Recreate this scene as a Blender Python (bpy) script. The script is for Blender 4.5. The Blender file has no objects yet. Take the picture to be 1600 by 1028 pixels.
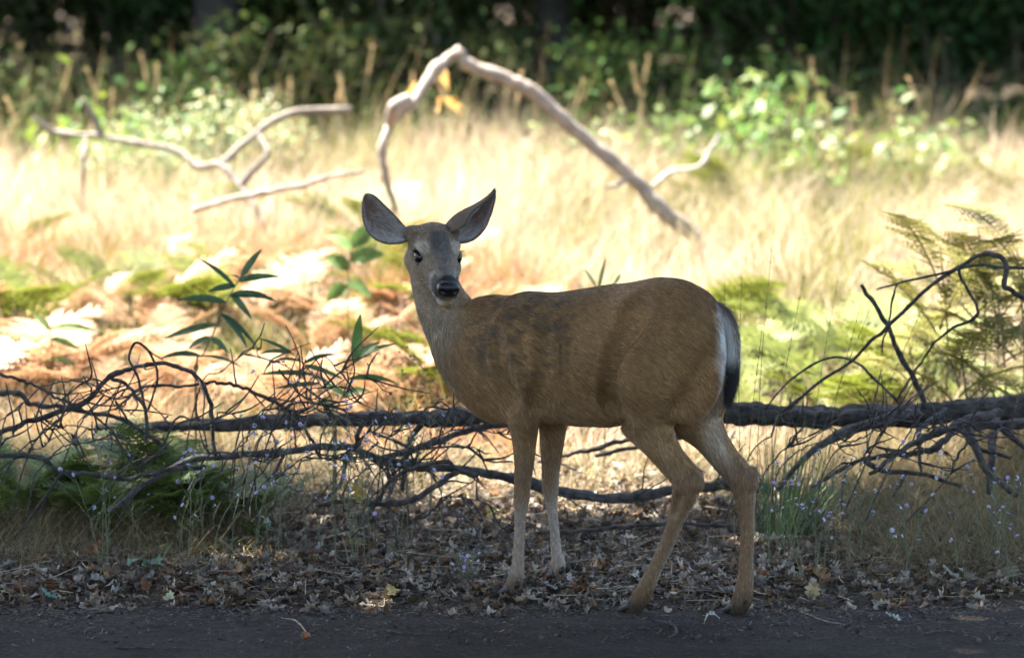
import bpy, math, random
import numpy as np
from mathutils import Vector, Matrix

R = math.radians
rng = np.random.default_rng(7)
random.seed(7)
scene = bpy.context.scene
col = scene.collection

# ------------------------------------------------------------------ camera, sky, sun, exposure
CAM = np.array([0.0, -11.0, 1.75]); PITCH = R(4.98); FPX = 6000.0
cam_data = bpy.data.cameras.new('camera'); cam = bpy.data.objects.new('camera', cam_data)
col.objects.link(cam); scene.camera = cam
cam.location = CAM; cam.rotation_euler = (R(90) - PITCH, 0, 0)
cam_data.lens = 135; cam_data.sensor_width = 36; cam_data.clip_end = 2000
cam_data.dof.use_dof = True; cam_data.dof.focus_distance = 10.95; cam_data.dof.aperture_fstop = 2.8

SUN = Vector((-0.42, 0.30, 0.86)).normalized()
world = bpy.data.worlds.new('World'); scene.world = world; world.use_nodes = True
wn = world.node_tree; bg = wn.nodes['Background']
sky = wn.nodes.new('ShaderNodeTexSky'); sky.sky_type = 'NISHITA'; sky.sun_disc = False
sky.sun_elevation = math.asin(SUN.z); sky.sun_rotation = math.atan2(SUN.x, SUN.y)
sky.dust_density = 1.5
wn.links.new(sky.outputs[0], bg.inputs[0]); bg.inputs[1].default_value = 0.07
sd = bpy.data.lights.new('sun', 'SUN'); sun = bpy.data.objects.new('sun', sd); col.objects.link(sun)
sd.energy = 5.0; sd.angle = R(0.55); sd.color = (1.0, 0.93, 0.82)
sun.rotation_euler = SUN.to_track_quat('Z', 'Y').to_euler(); sun.location = (0, 0, 30)
scene.view_settings.view_transform = 'Standard'; scene.view_settings.look = 'None'
scene.view_settings.exposure = 3.42; scene.view_settings.gamma = 1.0
scene.render.engine = 'CYCLES'
scene.cycles.use_denoising = True
scene.cycles.max_bounces = 8; scene.cycles.transparent_max_bounces = 8
scene.cycles.sample_clamp_indirect = 8.0

# ------------------------------------------------------------------ picture-to-place helpers (authoring aid: each point has its own depth)
def at(px, py, Y):
    f = np.array([0, math.cos(PITCH), -math.sin(PITCH)]); u = np.array([0, math.sin(PITCH), math.cos(PITCH)])
    d = f + np.array([1, 0, 0]) * (px - 800) / FPX + u * (514 - py) / FPX
    return CAM + d * (Y - CAM[1]) / d[1]
FWD = np.array([-0.8192, 0.5736, 0]); LFT = np.array([-0.5736, -0.8192, 0]); MID = np.array([0.275, -0.1, 0])
def pm(px, py, l=0.0):          # point on the vertical plane parallel to the deer's spine, l metres to its left
    a = at(px, py, 0.0); d = a - CAM
    n = LFT; t = (l - np.dot(CAM - MID, n)) / np.dot(d, n)
    return CAM + d * t
def sstep(a, b, x):
    t = np.clip((x - a) / (b - a), 0, 1); return t * t * (3 - 2 * t)
_perm = np.random.default_rng(3).random(4096).astype(np.float32)
def vnoise(p, s=1.0):
    p = np.asarray(p, dtype=np.float64) * s
    i = np.floor(p).astype(np.int64); f = p - i; f = f * f * (3 - 2 * f)
    def h(a, b, c): return _perm[((a * 73856093) ^ (b * 19349663) ^ (c * 83492791)) & 4095]
    r = 0
    for dx in (0, 1):
        for dy in (0, 1):
            for dz in (0, 1):
                w = (f[..., 0] if dx else 1 - f[..., 0]) * (f[..., 1] if dy else 1 - f[..., 1]) * (f[..., 2] if dz else 1 - f[..., 2])
                r = r + w * h(i[..., 0] + dx, i[..., 1] + dy, i[..., 2] + dz)
    return r
def gz(x, y):
    x = np.asarray(x, float); y = np.asarray(y, float)
    t = np.maximum(y - 0.5, 0.0)
    z = 0.05 * np.where(t < 0.6, t * t / 1.2, t - 0.3)
    z = z - 0.03 * np.maximum(y - 18, 0)
    z = z + 0.034 * sstep(-0.2, 0.25, y)
    p = np.stack([x, y, 0 * x], -1)
    z = z + (vnoise(p, 0.9) - 0.5) * 0.07 * sstep(0.4, 2.5, y) + (vnoise(p, 5.0) - 0.5) * 0.018 * sstep(0.15, 0.7, y)
    return z

# ------------------------------------------------------------------ mesh helpers
def mesh_data(name, V, F, mat=None, colr=None, smooth=True):
    V = np.ascontiguousarray(V, np.float32).reshape(-1, 3); F = np.ascontiguousarray(F, np.int32)
    k = F.shape[1]; m = bpy.data.meshes.new(name)
    m.vertices.add(len(V)); m.vertices.foreach_set('co', V.ravel())
    m.loops.add(F.size); m.loops.foreach_set('vertex_index', F.ravel())
    m.polygons.add(len(F)); m.polygons.foreach_set('loop_start', np.arange(0, F.size, k, dtype=np.int32))
    m.polygons.foreach_set('use_smooth', np.full(len(F), smooth))
    m.update(calc_edges=True)
    if colr is not None:
        c = np.ones((len(V), 4), np.float32); c[:, :3] = np.broadcast_to(np.asarray(colr, np.float32), (len(V), 3))
        a = m.attributes.new('Col', 'FLOAT_COLOR', 'POINT'); a.data.foreach_set('color', c.ravel())
    if mat: m.materials.append(mat)
    return m
def obj(name, data, parent=None, loc=None):
    o = bpy.data.objects.new(name, data); col.objects.link(o)
    if parent is not None: o.parent = parent
    if loc is not None: o.location = loc
    return o
def tag(o, label=None, cat=None, group=None, kind=None):
    if label: o['label'] = label
    if cat: o['category'] = cat
    if group: o['group'] = group
    if kind: o['kind'] = kind
    return o
def thing(name, label, cat, loc=(0, 0, 0), group=None):
    o = bpy.data.objects.new(name, None); col.objects.link(o); o.location = Vector(loc); o.empty_display_size = 0.05
    return tag(o, label, cat, group)
class MB:                                  # collects quads
    def __init__(s): s.V = []; s.F = []; s.C = []; s.n = 0
    def add(s, V, F, c=None):
        V = np.asarray(V, float).reshape(-1, 3); s.V.append(V); s.F.append(np.asarray(F, int) + s.n); s.n += len(V)
        s.C.append(np.broadcast_to(np.asarray(c if c is not None else (1, 1, 1), float), (len(V), 3)))
    def data(s, name, mat, org=(0, 0, 0), smooth=True):
        return mesh_data(name, np.concatenate(s.V) - np.asarray(org), np.concatenate(s.F), mat, np.concatenate(s.C), smooth)
def spline(P, n):
    P = np.asarray(P, float)
    if len(P) < 3:
        t = np.linspace(0, 1, n)[:, None]; return P[0] * (1 - t) + P[-1] * t
    Q = np.vstack([2 * P[0] - P[1], P, 2 * P[-1] - P[-2]]); m = len(P) - 1
    u = np.linspace(0, m - 1e-6, n); i = u.astype(int); t = (u - i)[:, None]
    a, b, c, d = Q[i], Q[i + 1], Q[i + 2], Q[i + 3]
    return 0.5 * (2 * b + (c - a) * t + (2 * a - 5 * b + 4 * c - d) * t ** 2 + (3 * b - a - 3 * c + d) * t ** 3)
def tube(P, r, ns=8, rough=0.0, seed=0, cap=True):
    P = np.asarray(P, float); n = len(P); r = np.broadcast_to(np.asarray(r, float), (n,))
    T = np.gradient(P, axis=0); T /= np.linalg.norm(T, axis=1)[:, None] + 1e-12
    N = np.zeros_like(P); v = np.array([0.13, 0.31, 0.94]); v = v - T[0] * v.dot(T[0]); N[0] = v / np.linalg.norm(v)
    for i in range(1, n):
        v = N[i - 1] - T[i] * N[i - 1].dot(T[i]); N[i] = v / (np.linalg.norm(v) + 1e-12)
    B = np.cross(T, N); a = np.arange(ns) * 2 * math.pi / ns
    rr = r[:, None] * np.ones(ns)
    if rough:
        g = np.stack(np.broadcast_arrays(np.cos(a)[None] * 1.5 + seed * 3.1, np.sin(a)[None] * 1.5, (np.concatenate([[0], np.cumsum(np.linalg.norm(np.diff(P, axis=0), axis=1))]) / (r.mean() + 1e-9) * .30)[:, None]), -1)
        rr = rr * (1 + rough * 2 * (vnoise(g, 1.0) - 0.5) + rough * 1.2 * (vnoise(g, 2.6) - 0.5))
    V = P[:, None] + rr[..., None] * (np.cos(a)[None, :, None] * N[:, None] + np.sin(a)[None, :, None] * B[:, None])
    V = V.reshape(-1, 3); i, j = np.meshgrid(np.arange(n - 1), np.arange(ns), indexing='ij'); j2 = (j + 1) % ns
    F = np.stack([i * ns + j, i * ns + j2, (i + 1) * ns + j2, (i + 1) * ns + j], -1).reshape(-1, 4)
    if cap:
        V = np.vstack([V, P[0] - T[0] * r[0] * 0.4, P[-1] + T[-1] * r[-1] * 0.6]); c0 = n * ns
        j = np.arange(0, ns, 2)
        F = np.vstack([F, np.stack([np.full(len(j), c0), (j + 2) % ns, (j + 1) % ns, j], -1),
                       np.stack([np.full(len(j), c0 + 1), (n - 1) * ns + j, (n - 1) * ns + (j + 1) % ns, (n - 1) * ns + (j + 2) % ns], -1)])
    return V, F
def blades(base, d, side, L, W, droop, nseg=2, tip=0.12):
    N = len(base); t = np.linspace(0, 1, nseg + 1)
    c = base[:, None] + d[:, None] * (L[:, None] * t)[..., None] + droop[:, None] * (t ** 2)[None, :, None]
    w = (W[:, None] * (1 - (1 - tip) * t[None] ** 1.5))[..., None] * 0.5
    V = np.stack([c - side[:, None] * w, c + side[:, None] * w], 2).reshape(-1, 3)
    k = (nseg + 1) * 2; b = (np.arange(N) * k)[:, None]; s = (np.arange(nseg) * 2)[None]
    F = np.stack([b + s, b + s + 1, b + s + 3, b + s + 2], -1).reshape(-1, 4)
    return V, F, k
def kites(base, d, nrm, L, W, fold=0.12):      # one kite-shaped quad a leaf
    s = np.cross(d, nrm); s /= np.linalg.norm(s, axis=1)[:, None] + 1e-9
    L = L[:, None]; W = W[:, None]
    V = np.stack([base, base + d * L * 0.45 - s * W * 0.5 + nrm * L * fold, base + d * L, base + d * L * 0.45 + s * W * 0.5 + nrm * L * fold], 1)
    return V.reshape(-1, 3), np.arange(len(base) * 4).reshape(-1, 4)
def rdir(n, g=rng):
    v = g.normal(size=(n, 3)); return v / np.linalg.norm(v, axis=1)[:, None]

# ------------------------------------------------------------------ materials
def new_mat(name):
    m = bpy.data.materials.new(name); m.use_nodes = True; nt = m.node_tree; nt.nodes.clear()
    return m, nt, nt.nodes.new('ShaderNodeOutputMaterial')
def N_(nt, t, **k):
    n = nt.nodes.new(t)
    for a, b in k.items():
        if a in n.inputs: n.inputs[a].default_value = b
        else: setattr(n, a, b)
    return n
def var_color(nt, scale=30.0, lo=0.7, hi=1.25):
    a = N_(nt, 'ShaderNodeAttribute', attribute_name='Col'); no = N_(nt, 'ShaderNodeTexNoise', Scale=scale, Detail=4.0)
    g = N_(nt, 'ShaderNodeNewGeometry'); nt.links.new(g.outputs['Position'], no.inputs['Vector'])
    mr = N_(nt, 'ShaderNodeMapRange'); mr.inputs[1].default_value = 0.3; mr.inputs[2].default_value = 0.7; mr.inputs[3].default_value = lo; mr.inputs[4].default_value = hi
    nt.links.new(no.outputs[0], mr.inputs[0])
    mx = N_(nt, 'ShaderNodeVectorMath', operation='SCALE'); nt.links.new(a.outputs['Color'], mx.inputs[0]); nt.links.new(mr.outputs[0], mx.inputs['Scale'])
    return mx.outputs[0], no
def foliage(name, trans=0.35, rough=0.55, scale=40.0, spec=0.3):
    m, nt, out = new_mat(name); c, _ = var_color(nt, scale)
    p = N_(nt, 'ShaderNodeBsdfPrincipled', Roughness=rough); p.inputs['Specular IOR Level'].default_value = spec
    nt.links.new(c, p.inputs['Base Color'])
    t = N_(nt, 'ShaderNodeBsdfTranslucent'); nt.links.new(c, t.inputs[0])
    mx = N_(nt, 'ShaderNodeMixShader'); mx.inputs[0].default_value = trans
    nt.links.new(p.outputs[0], mx.inputs[1]); nt.links.new(t.outputs[0], mx.inputs[2]); nt.links.new(mx.outputs[0], out.inputs[0])
    return m
def solid(name, rough=0.7, scale=30.0, bump=0.0, bscale=60.0, spec=0.3, lo=0.6, hi=1.3, stretch=None, bdist=0.01):
    m, nt, out = new_mat(name); c, _ = var_color(nt, scale, lo, hi)
    p = N_(nt, 'ShaderNodeBsdfPrincipled', Roughness=rough); p.inputs['Specular IOR Level'].default_value = spec
    nt.links.new(c, p.inputs['Base Color'])
    if bump:
        tc = N_(nt, 'ShaderNodeTexCoord'); no = N_(nt, 'ShaderNodeTexNoise', Scale=bscale, Detail=6.0, Roughness=0.65)
        if stretch:
            mp = N_(nt, 'ShaderNodeMapping'); mp.inputs['Scale'].default_value = stretch
            nt.links.new(tc.outputs['Object'], mp.inputs[0]); nt.links.new(mp.outputs[0], no.inputs['Vector'])
        else: nt.links.new(tc.outputs['Object'], no.inputs['Vector'])
        b = N_(nt, 'ShaderNodeBump', Strength=bump, Distance=bdist); nt.links.new(no.outputs[0], b.inputs['Height']); nt.links.new(b.outputs[0], p.inputs['Normal'])
    nt.links.new(p.outputs[0], out.inputs[0]); return m
M_leaf = foliage('leaf'); M_wleaf = foliage('wood_leaf', 0.25, 0.8, 40.0, 0.06); M_dry = foliage('dry_leaf', 0.2, 0.6, 25.0, 0.35); M_grass = foliage('dry_grass', 0.3, 0.6, 8.0)
M_fern = foliage('fern', 0.3, 0.55, 20.0); M_petal = foliage('petal', 0.3, 0.6, 60.0)
M_bark = solid('bark', 0.8, 38.0, 1.0, 85.0, 0.3, 0.4, 1.9, (0.25, 1, 1), 0.03)
M_wood = solid('weathered_wood', 0.7, 18.0, 0.6, 50.0, 0.3, 0.7, 1.2, (0.3, 1, 1))
M_trunk = solid('tree_bark', 0.9, 6.0, 1.0, 14.0, 0.2, 0.5, 1.4, (1, 1, 0.3), 0.04)
M_stem = solid('stem', 0.6, 30.0)
M_skin = solid('deer_coat', 0.75, 60.0, 0.35, 220.0, 0.2, 0.75, 1.2)
M_hoof = solid('hoof', 0.42, 60.0, 0.3, 150.0, 0.4)
M_nose = solid('wet_nose', 0.27, 90.0, 0.6, 420.0, 0.3, bdist=0.002)
M_eye = solid('eye', 0.03, 10.0, spec=0.3)

def ground_mat(name, road):
    m, nt, out = new_mat(name)
    g = N_(nt, 'ShaderNodeNewGeometry'); P = g.outputs['Position']
    def noise(s, d=6.0, r=0.6):
        n = N_(nt, 'ShaderNodeTexNoise', Scale=s, Detail=d, Roughness=r); nt.links.new(P, n.inputs['Vector']); return n
    def ramp(src, stops):
        r = N_(nt, 'ShaderNodeValToRGB'); nt.links.new(src, r.inputs[0]); e = r.color_ramp.elements
        while len(e) < len(stops): e.new(0.5)
        for q, (p_, c_) in zip(e, stops): q.position = p_; q.color = (*c_, 1)
        return r
    p = N_(nt, 'ShaderNodeBsdfPrincipled', Roughness=0.95); p.inputs['Specular IOR Level'].default_value = 0.15
    if road:
        a = ramp(noise(1.7, 8.0).outputs[0], [(0.3, (0.038, 0.028, 0.020)), (0.5, (0.064, 0.048, 0.035)), (0.72, (0.098, 0.075, 0.055))])
        b = ramp(noise(60, 5.0).outputs[0], [(0.3, (0.45,) * 3), (0.6, (1.0,) * 3), (0.75, (1.5,) * 3)])
        c2 = ramp(noise(320, 2.0).outputs[0], [(0.35, (0.6,) * 3), (0.65, (1.2,) * 3)])
    else:
        a = ramp(noise(1.1, 8.0).outputs[0], [(0.3, (0.045, 0.033, 0.022)), (0.5, (0.085, 0.063, 0.04)), (0.72, (0.15, 0.11, 0.065))])
        b = ramp(noise(35, 6.0).outputs[0], [(0.3, (0.4,) * 3), (0.6, (1.0,) * 3), (0.75, (1.5,) * 3)])
        c2 = ramp(noise(150, 3.0).outputs[0], [(0.35, (0.6,) * 3), (0.65, (1.2,) * 3)])
    m1 = N_(nt, 'ShaderNodeMix', data_type='RGBA', blend_type='MULTIPLY'); m1.inputs[0].default_value = 1
    nt.links.new(a.outputs[0], m1.inputs[6]); nt.links.new(b.outputs[0], m1.inputs[7])
    m2 = N_(nt, 'ShaderNodeMix', data_type='RGBA', blend_type='MULTIPLY'); m2.inputs[0].default_value = 1
    nt.links.new(m1.outputs[2], m2.inputs[6]); nt.links.new(c2.outputs[0], m2.inputs[7]); nt.links.new(m2.outputs[2], p.inputs['Base Color'])
    b1 = N_(nt, 'ShaderNodeBump', Strength=1.0, Distance=0.035); nt.links.new(noise(28, 8.0, 0.7).outputs[0], b1.inputs['Height'])
    b2 = N_(nt, 'ShaderNodeBump', Strength=0.7, Distance=0.006); nt.links.new(noise(210, 3.0).outputs[0], b2.inputs['Height'])
    nt.links.new(b1.outputs[0], b2.inputs['Normal']); nt.links.new(b2.outputs[0], p.inputs['Normal'])
    nt.links.new(p.outputs[0], out.inputs[0]); return m

# ------------------------------------------------------------------ ground and road
def axis(fine, step, far, grow=1.18):
    a = list(np.arange(fine[0], fine[1] + 1e-6, step)); s = step
    while a[-1] < far[1]: s *= grow; a.append(a[-1] + s)
    s = step
    while a[0] > far[0]: s *= grow; a.insert(0, a[0] - s)
    return np.array(a)
def sheet(xs, ys, zf):
    X, Y = np.meshgrid(xs, ys, indexing='ij'); Z = zf(X, Y); n, m = X.shape
    i, j = np.meshgrid(np.arange(n - 1), np.arange(m - 1), indexing='ij')
    F = np.stack([i * m + j, (i + 1) * m + j, (i + 1) * m + j + 1, i * m + j + 1], -1).reshape(-1, 4)
    return np.stack([X, Y, Z], -1).reshape(-1, 3), F
def ground_z(X, Y): return gz(X, Y) - 0.03 * (1 - sstep(-0.26, -0.04, Y))
V, F = sheet(axis((-4.5, 4.5), 0.075, (-160, 160)), axis((-1.2, 6), 0.06, (-120, 160)), ground_z)
tag(obj('ground', mesh_data('ground', V, F, ground_mat('forest_soil', False))), 'bare brown soil under the verge, meadow and wood', kind='structure')
def road_z(X, Y):
    e = -0.17 + 0.20 * (vnoise(np.stack([X, 0 * X, 0 * X], -1), 2.3) - 0.5) + 0.10 * (vnoise(np.stack([X, 0 * X, 0 * X + 4], -1), 11.) - 0.5)
    p = np.stack([X, Y, 0 * X], -1)
    return 0.004 + (vnoise(p, 3.0) - 0.5) * 0.016 + (vnoise(p, 11.0) - 0.5) * 0.012 + (vnoise(p, 22.0) - 0.5) * 0.006 - 0.05 * sstep(e - 0.05, e + 0.08, Y) - 0.05 * sstep(-6.5, -7, -Y * -1)
V, F = sheet(axis((-3.5, 3.5), 0.05, (-120, 120)), np.concatenate([np.arange(-7, -1.5, 0.2), np.arange(-1.5, 0.06, 0.04)]), road_z)
tag(obj('dirt_road', mesh_data('dirt_road', V, F, ground_mat('road_dirt', True))), 'grey packed dirt road along the verge', kind='structure')

# ------------------------------------------------------------------ deer
H = 0.005; LO = np.array([-0.34, -0.50, -0.02]); HI = np.array([0.76, 0.50, 1.14])
ax = [np.arange(LO[k], HI[k], H).astype(np.float32) for k in range(3)]
D = np.full([len(a) for a in ax], 0.15, np.float32)
def region(lo, hi):
    s = []
    for k in range(3):
        a = int(np.clip((lo[k] - LO[k]) / H, 0, len(ax[k]) - 1)); b = int(np.clip((hi[k] - LO[k]) / H + 2, a + 1, len(ax[k]))); s.append(slice(a, b))
    return tuple(s)
def smin(sl, d, k):
    a = D[sl]; h = np.maximum(k - np.abs(a - d), 0) / k
    D[sl] = np.minimum(a, d) - h * h * k * 0.25
def smax_cut(sl, d, k):        # carve: max(D, -d)
    a = D[sl]; e = -d; h = np.maximum(k - np.abs(a - e), 0) / k
    D[sl] = np.maximum(a, e) + h * h * k * 0.25
BONES = []                      # (a, b, flow) for the lie of the coat
def cone(a, b, ra, rb, k=0.03, sq=None, flow=True, cut=False):
    a = np.asarray(a, float); b = np.asarray(b, float); m = max(ra, rb) * 1.6 + k + 0.02
    sl = region(np.minimum(a, b) - m, np.maximum(a, b) + m)
    x, y, z = ax[0][sl[0]][:, None, None], ax[1][sl[1]][None, :, None], ax[2][sl[2]][None, None, :]
    ab = b - a; L2 = max(ab.dot(ab), 1e-9)
    t = np.clip(((x - a[0]) * ab[0] + (y - a[1]) * ab[1] + (z - a[2]) * ab[2]) / L2, 0, 1)
    dx, dy, dz = x - a[0] - t * ab[0], y - a[1] - t * ab[1], z - a[2] - t * ab[2]
    if sq is not None:
        v, f = sq; v = np.asarray(v, float); v = v / np.linalg.norm(v); q = (dx * v[0] + dy * v[1] + dz * v[2]) * (1 / f - 1)
        dx, dy, dz = dx + q * v[0], dy + q * v[1], dz + q * v[2]
    d = np.sqrt(dx * dx + dy * dy + dz * dz) - (ra + t * (rb - ra))
    if sq is not None: d = d * min(1.0, (1 + sq[1]) / 2 if sq[1] < 1 else 1)
    (smax_cut if cut else smin)(sl, d.astype(np.float32), k)
    if flow and not cut: BONES.append((a, b))
def ellip(c, axes, radii, k=0.04, cut=False):
    c = np.asarray(c, float); A = np.array([np.asarray(v, float) / np.linalg.norm(v) for v in axes]); r = np.array(radii)
    m = max(radii) + k + 0.01; sl = region(c - m, c + m)
    x, y, z = ax[0][sl[0]][:, None, None] - c[0], ax[1][sl[1]][None, :, None] - c[1], ax[2][sl[2]][None, None, :] - c[2]
    q = [(x * A[i, 0] + y * A[i, 1] + z * A[i, 2]) / r[i] for i in range(3)]
    k0 = np.sqrt(q[0] ** 2 + q[1] ** 2 + q[2] ** 2); k1 = np.sqrt((q[0] / r[0]) ** 2 + (q[1] / r[1]) ** 2 + (q[2] / r[2]) ** 2) + 1e-6
    d = k0 * (k0 - 1) / k1
    (smax_cut if cut else smin)(sl, d.astype(np.float32), k)
PX = 1 / 545.0
UP = np.array([0, 0, 1.0])
# trunk: sections along the spine (px, top py, bottom py, half width)
st = [(1128, 492, 540, .045), (1116, 472, 575, .072), (1098, 454, 606, .098), (1070, 441, 628, .122), (1035, 437, 646, .134), (995, 439, 662, .138), (950, 443, 668, .142), (900, 451, 666, .143),
      (860, 457, 660, .136), (825, 457, 654, .120), (795, 463, 648, .100), (768, 473, 632, .080), (748, 490, 600, .055)]
S = []
for px, t, b, w in st:
    T_ = pm(px, t); B_ = pm(px, b); S.append(((T_ - MID).dot(FWD), T_[2] - .004, B_[2] + .004, w - .004))
S = np.array(S)
sl = region((-0.2, -0.5, 0.35), (0.75, 0.4, 1.05))
x, y, z = ax[0][sl[0]][:, None, None], ax[1][sl[1]][None, :, None], ax[2][sl[2]][None, None, :]
s_ = ((x - MID[0]) * FWD[0] + (y - MID[1]) * FWD[1]); l_ = ((x - MID[0]) * LFT[0] + (y - MID[1]) * LFT[1])
sc_ = np.clip(s_, S[0, 0], S[-1, 0]); fine = np.linspace(S[0, 0], S[-1, 0], 400)
def smooth_interp(q, c):
    v = np.interp(fine, S[:, 0], S[:, c]); kern = np.hanning(31); kern /= kern.sum()
    v = np.convolve(np.pad(v, 15, mode='edge'), kern, 'valid'); return np.interp(q, fine, v)
tp, bt, hw = smooth_interp(sc_, 1), smooth_interp(sc_, 2), smooth_interp(sc_, 3)
cz, hz = (tp + bt) / 2, (tp - bt) / 2
zz = (z - cz) / hz
wid = hw * (1 - 0.16 * np.clip(zz, 0, 1) ** 1.5)            # back narrower than belly
flank = np.exp(-((s_ - 0.02) / 0.075) ** 2 - ((zz - 0.42) / 0.32) ** 2)
wid = wid * (1 - 0.13 * flank)                                # hollow in front of the hip
rr = np.sqrt((np.abs(l_) / wid) ** 2.15 + np.abs(zz) ** 2.15)
d = (rr ** (2 / 2.15) - 1) * np.minimum(wid, hz)
ds = np.maximum(np.abs(s_ - sc_), 0)
d = np.where(ds > 0, np.sqrt(np.maximum(d, 0) ** 2 + ds ** 2), d)
D[sl] = np.minimum(D[sl], d.astype(np.float32))
for i in range(len(S) - 1):     # the coat runs from neck to tail and a little down
    pass
SP0 = MID + FWD * S[-1, 0] + UP * 0.72; SP1 = MID + FWD * S[0, 0] + UP * 0.62
BONES.append((SP0, SP1))
def chain(pts, k=0.02, shrink=.003, sq=None, start_k=None):
    Q = np.array([[*pm(px, py, l), r * PX - shrink] for px, py, r, l in pts]); n0 = len(Q)
    Q = spline(Q, (n0 - 1) * 4 + 1); Q[:, 3] = np.convolve(np.pad(Q[:, 3], 1, mode='edge'), [.25, .5, .25], 'valid')
    for i in range(len(Q) - 1):
        cone(Q[i, :3], Q[i + 1, :3], Q[i, 3], Q[i + 1, 3], k * max(0.0, 1 - i / 9) + .004, sq)
    return Q
# haunches, shoulders
ellip(pm(1050, 556, .062), (FWD * .9 + UP * -.35, LFT, UP * .95 + FWD * .33), (.150, .070, .190), .085)
ellip(pm(1070, 560, -.075), (FWD * .9 + UP * -.35, LFT, UP * .95 + FWD * .33), (.135, .070, .180), .085)
ellip(pm(806, 570, .075), (FWD, LFT, UP * .95 + FWD * .15), (.090, .050, .145), .10)
ellip(pm(835, 575, -.075), (FWD, LFT, UP), (.085, .05, .15), .05)
ellip(pm(770, 600, .0), (FWD, LFT, UP), (.075, .085, .10), .05)
ellip(pm(752, 505, .0), (FWD * .8 - UP * .3, LFT, UP * .9 + FWD * .25), (.10, .062, .065), .06)
# hind legs (px, py, radius px, metres left of the spine)
nh = chain([(1030, 585, 66, .07), (1008, 640, 45, .083), (1022, 678, 31.5, .086), (1046, 714, 24, .083), (1070, 744, 23, .08), (1071, 768, 21, .078), (1062, 796, 15.5, .076), (1045, 842, 12, .073),
            (1027, 880, 11.8, .071), (1011, 914, 13.5, .07), (1000, 934, 15.5, .07), (988, 951, 14, .07)], .02, .0035)
cone(pm(1087, 742, .08), pm(1091, 755, .08), .018, .015, .02)
fh = chain([(1090, 590, 56, -.075), (1085, 640, 42, -.082), (1105, 676, 29, -.085), (1130, 712, 23, -.086), (1156, 744, 22, -.087), (1163, 768, 18.5, -.087), (1166, 796, 14, -.087), (1168, 830, 12.3, -.087),
            (1166, 872, 12, -.087), (1164, 912, 14, -.087), (1160, 934, 16.5, -.087), (1152, 950, 15, -.087)], .02, .0035)
cone(pm(1173, 738, -.087), pm(1175, 754, -.087), .017, .014, .02)
# front legs
nf = chain([(812, 600, 40, .085), (817, 640, 27, .088), (819, 676, 21, .089), (819, 720, 16, .089), (816, 762, 13.5, .089), (815, 780, 13, .089), (813, 806, 9.8, .089), (811, 845, 9.5, .089),
            (809, 884, 11, .089), (805, 908, 14.5, .089), (799, 922, 14, .089)], .02, .0032)
ff = chain([(866, 610, 34, -.085), (864, 650, 23, -.09), (862, 700, 18, -.095), (860, 748, 14.2, -.1), (860, 765, 13.4, -.1), (862, 790, 9.6, -.102), (866, 825, 8.8, -.104), (869, 858, 9.4, -.105),
            (872, 882, 13, -.105), (869, 898, 14.5, -.105)], .02, .0032)
# neck
nk = chain([(792, 566, 62, 0), (757, 556, 58, .0), (726, 528, 53, .01), (703, 497, 46, .028), (686, 464, 40, .05), (676, 432, 36, .062), (669, 405, 31, .065)], .085, .003)
# head frame
f_ = np.array([.22, -.87, -.43]); f_ /= np.linalg.norm(f_); lt = np.array([.96, .25, -.03]); lt -= f_ * lt.dot(f_); lt /= np.linalg.norm(lt); uu = np.cross(f_, lt) * -1
if uu[2] < 0: uu = -uu
OH = pm(683, 400, .125); HW = 1.13
def hp(a, b, c): return OH + f_ * a + lt * b * HW + uu * c
hd = lambda a, b, ra, rb, k=.02, sq=None: cone(hp(*a), hp(*b), ra, rb, k, sq)
ellip(hp(-.05, 0, .008), (f_, lt, uu), (.075, .060, .062), .03)
hd((-.02, 0, .004), (.05, 0, -.008), .053, .045, .03, (lt, 1.08))
hd((.05, 0, -.010), (.11, 0, -.016), .044, .037, .02, (lt, 1.0))
hd((.11, 0, -.016), (.146, 0, -.018), .036, .031, .015, (lt, 1.04))
hd((-.06, 0, -.050), (.02, 0, -.052), .046, .037, .03, (lt, 1.05))
hd((.02, 0, -.050), (.10, 0, -.050), .033, .024, .02)
hd((.10, 0, -.056), (.158, 0, -.064), .024, .019, .012)
for sgn in (-1, 1):
    hd((-.045, sgn * .038, -.040), (.01, sgn * .034, -.038), .037, .031, .03)
    hd((-.018, sgn * .046, .026), (.020, sgn * .040, .025), .016, .013, .014)        # brow
    hd((.012, sgn * .042, -.020), (.05, sgn * .030, -.018), .015, .013, .016)          # cheekbone
    hd((.125, sgn * .016, -.032), (.150, sgn * .016, -.036), .018, .016, .012)         # upper lip
    hd((-.070, sgn * .036, .020), (-.090, sgn * .056, .026), .026, .021, .03)          # ear root
    ellip(hp(.006, sgn * .060, .004), (f_, lt, uu), (.021, .016, .014), .008, cut=True)

# muscle and fold lines, found on the modelled surface itself
def surf(px, py):
    d = at(px, py, 0.0) - CAM; d /= np.linalg.norm(d); T = np.arange(10.2, 11.7, .002); P = CAM + d * T[:, None]; I = np.floor((P - LO) / H).astype(int)
    ok = ((I >= 0) & (I < np.array(D.shape) - 1)).all(1); v = np.full(len(T), 1.0); v[ok] = D[I[ok, 0], I[ok, 1], I[ok, 2]]; k = np.argmax(v < 0); return P[k], d
def fold(pts, depth=.006, r=.018, k=.03):
    Q = [surf(*p) for p in pts]; C = spline(np.array([p - d * (r - depth) for p, d in Q]), len(pts) * 4)
    for i in range(len(C) - 1): cone(C[i], C[i + 1], r, r, k, flow=False, cut=True)
def swell(pts, height=.006, r=.03, k=.04):
    Q = [surf(*p) for p in pts]; C = spline(np.array([p + d * (r - height) for p, d in Q]), len(pts) * 3)
    for i in range(len(C) - 1): cone(C[i], C[i + 1], r, r * .95, k, flow=False)
swell([(1005, 520), (1003, 565), (1003, 600)], .005, .05, .05)
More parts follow.
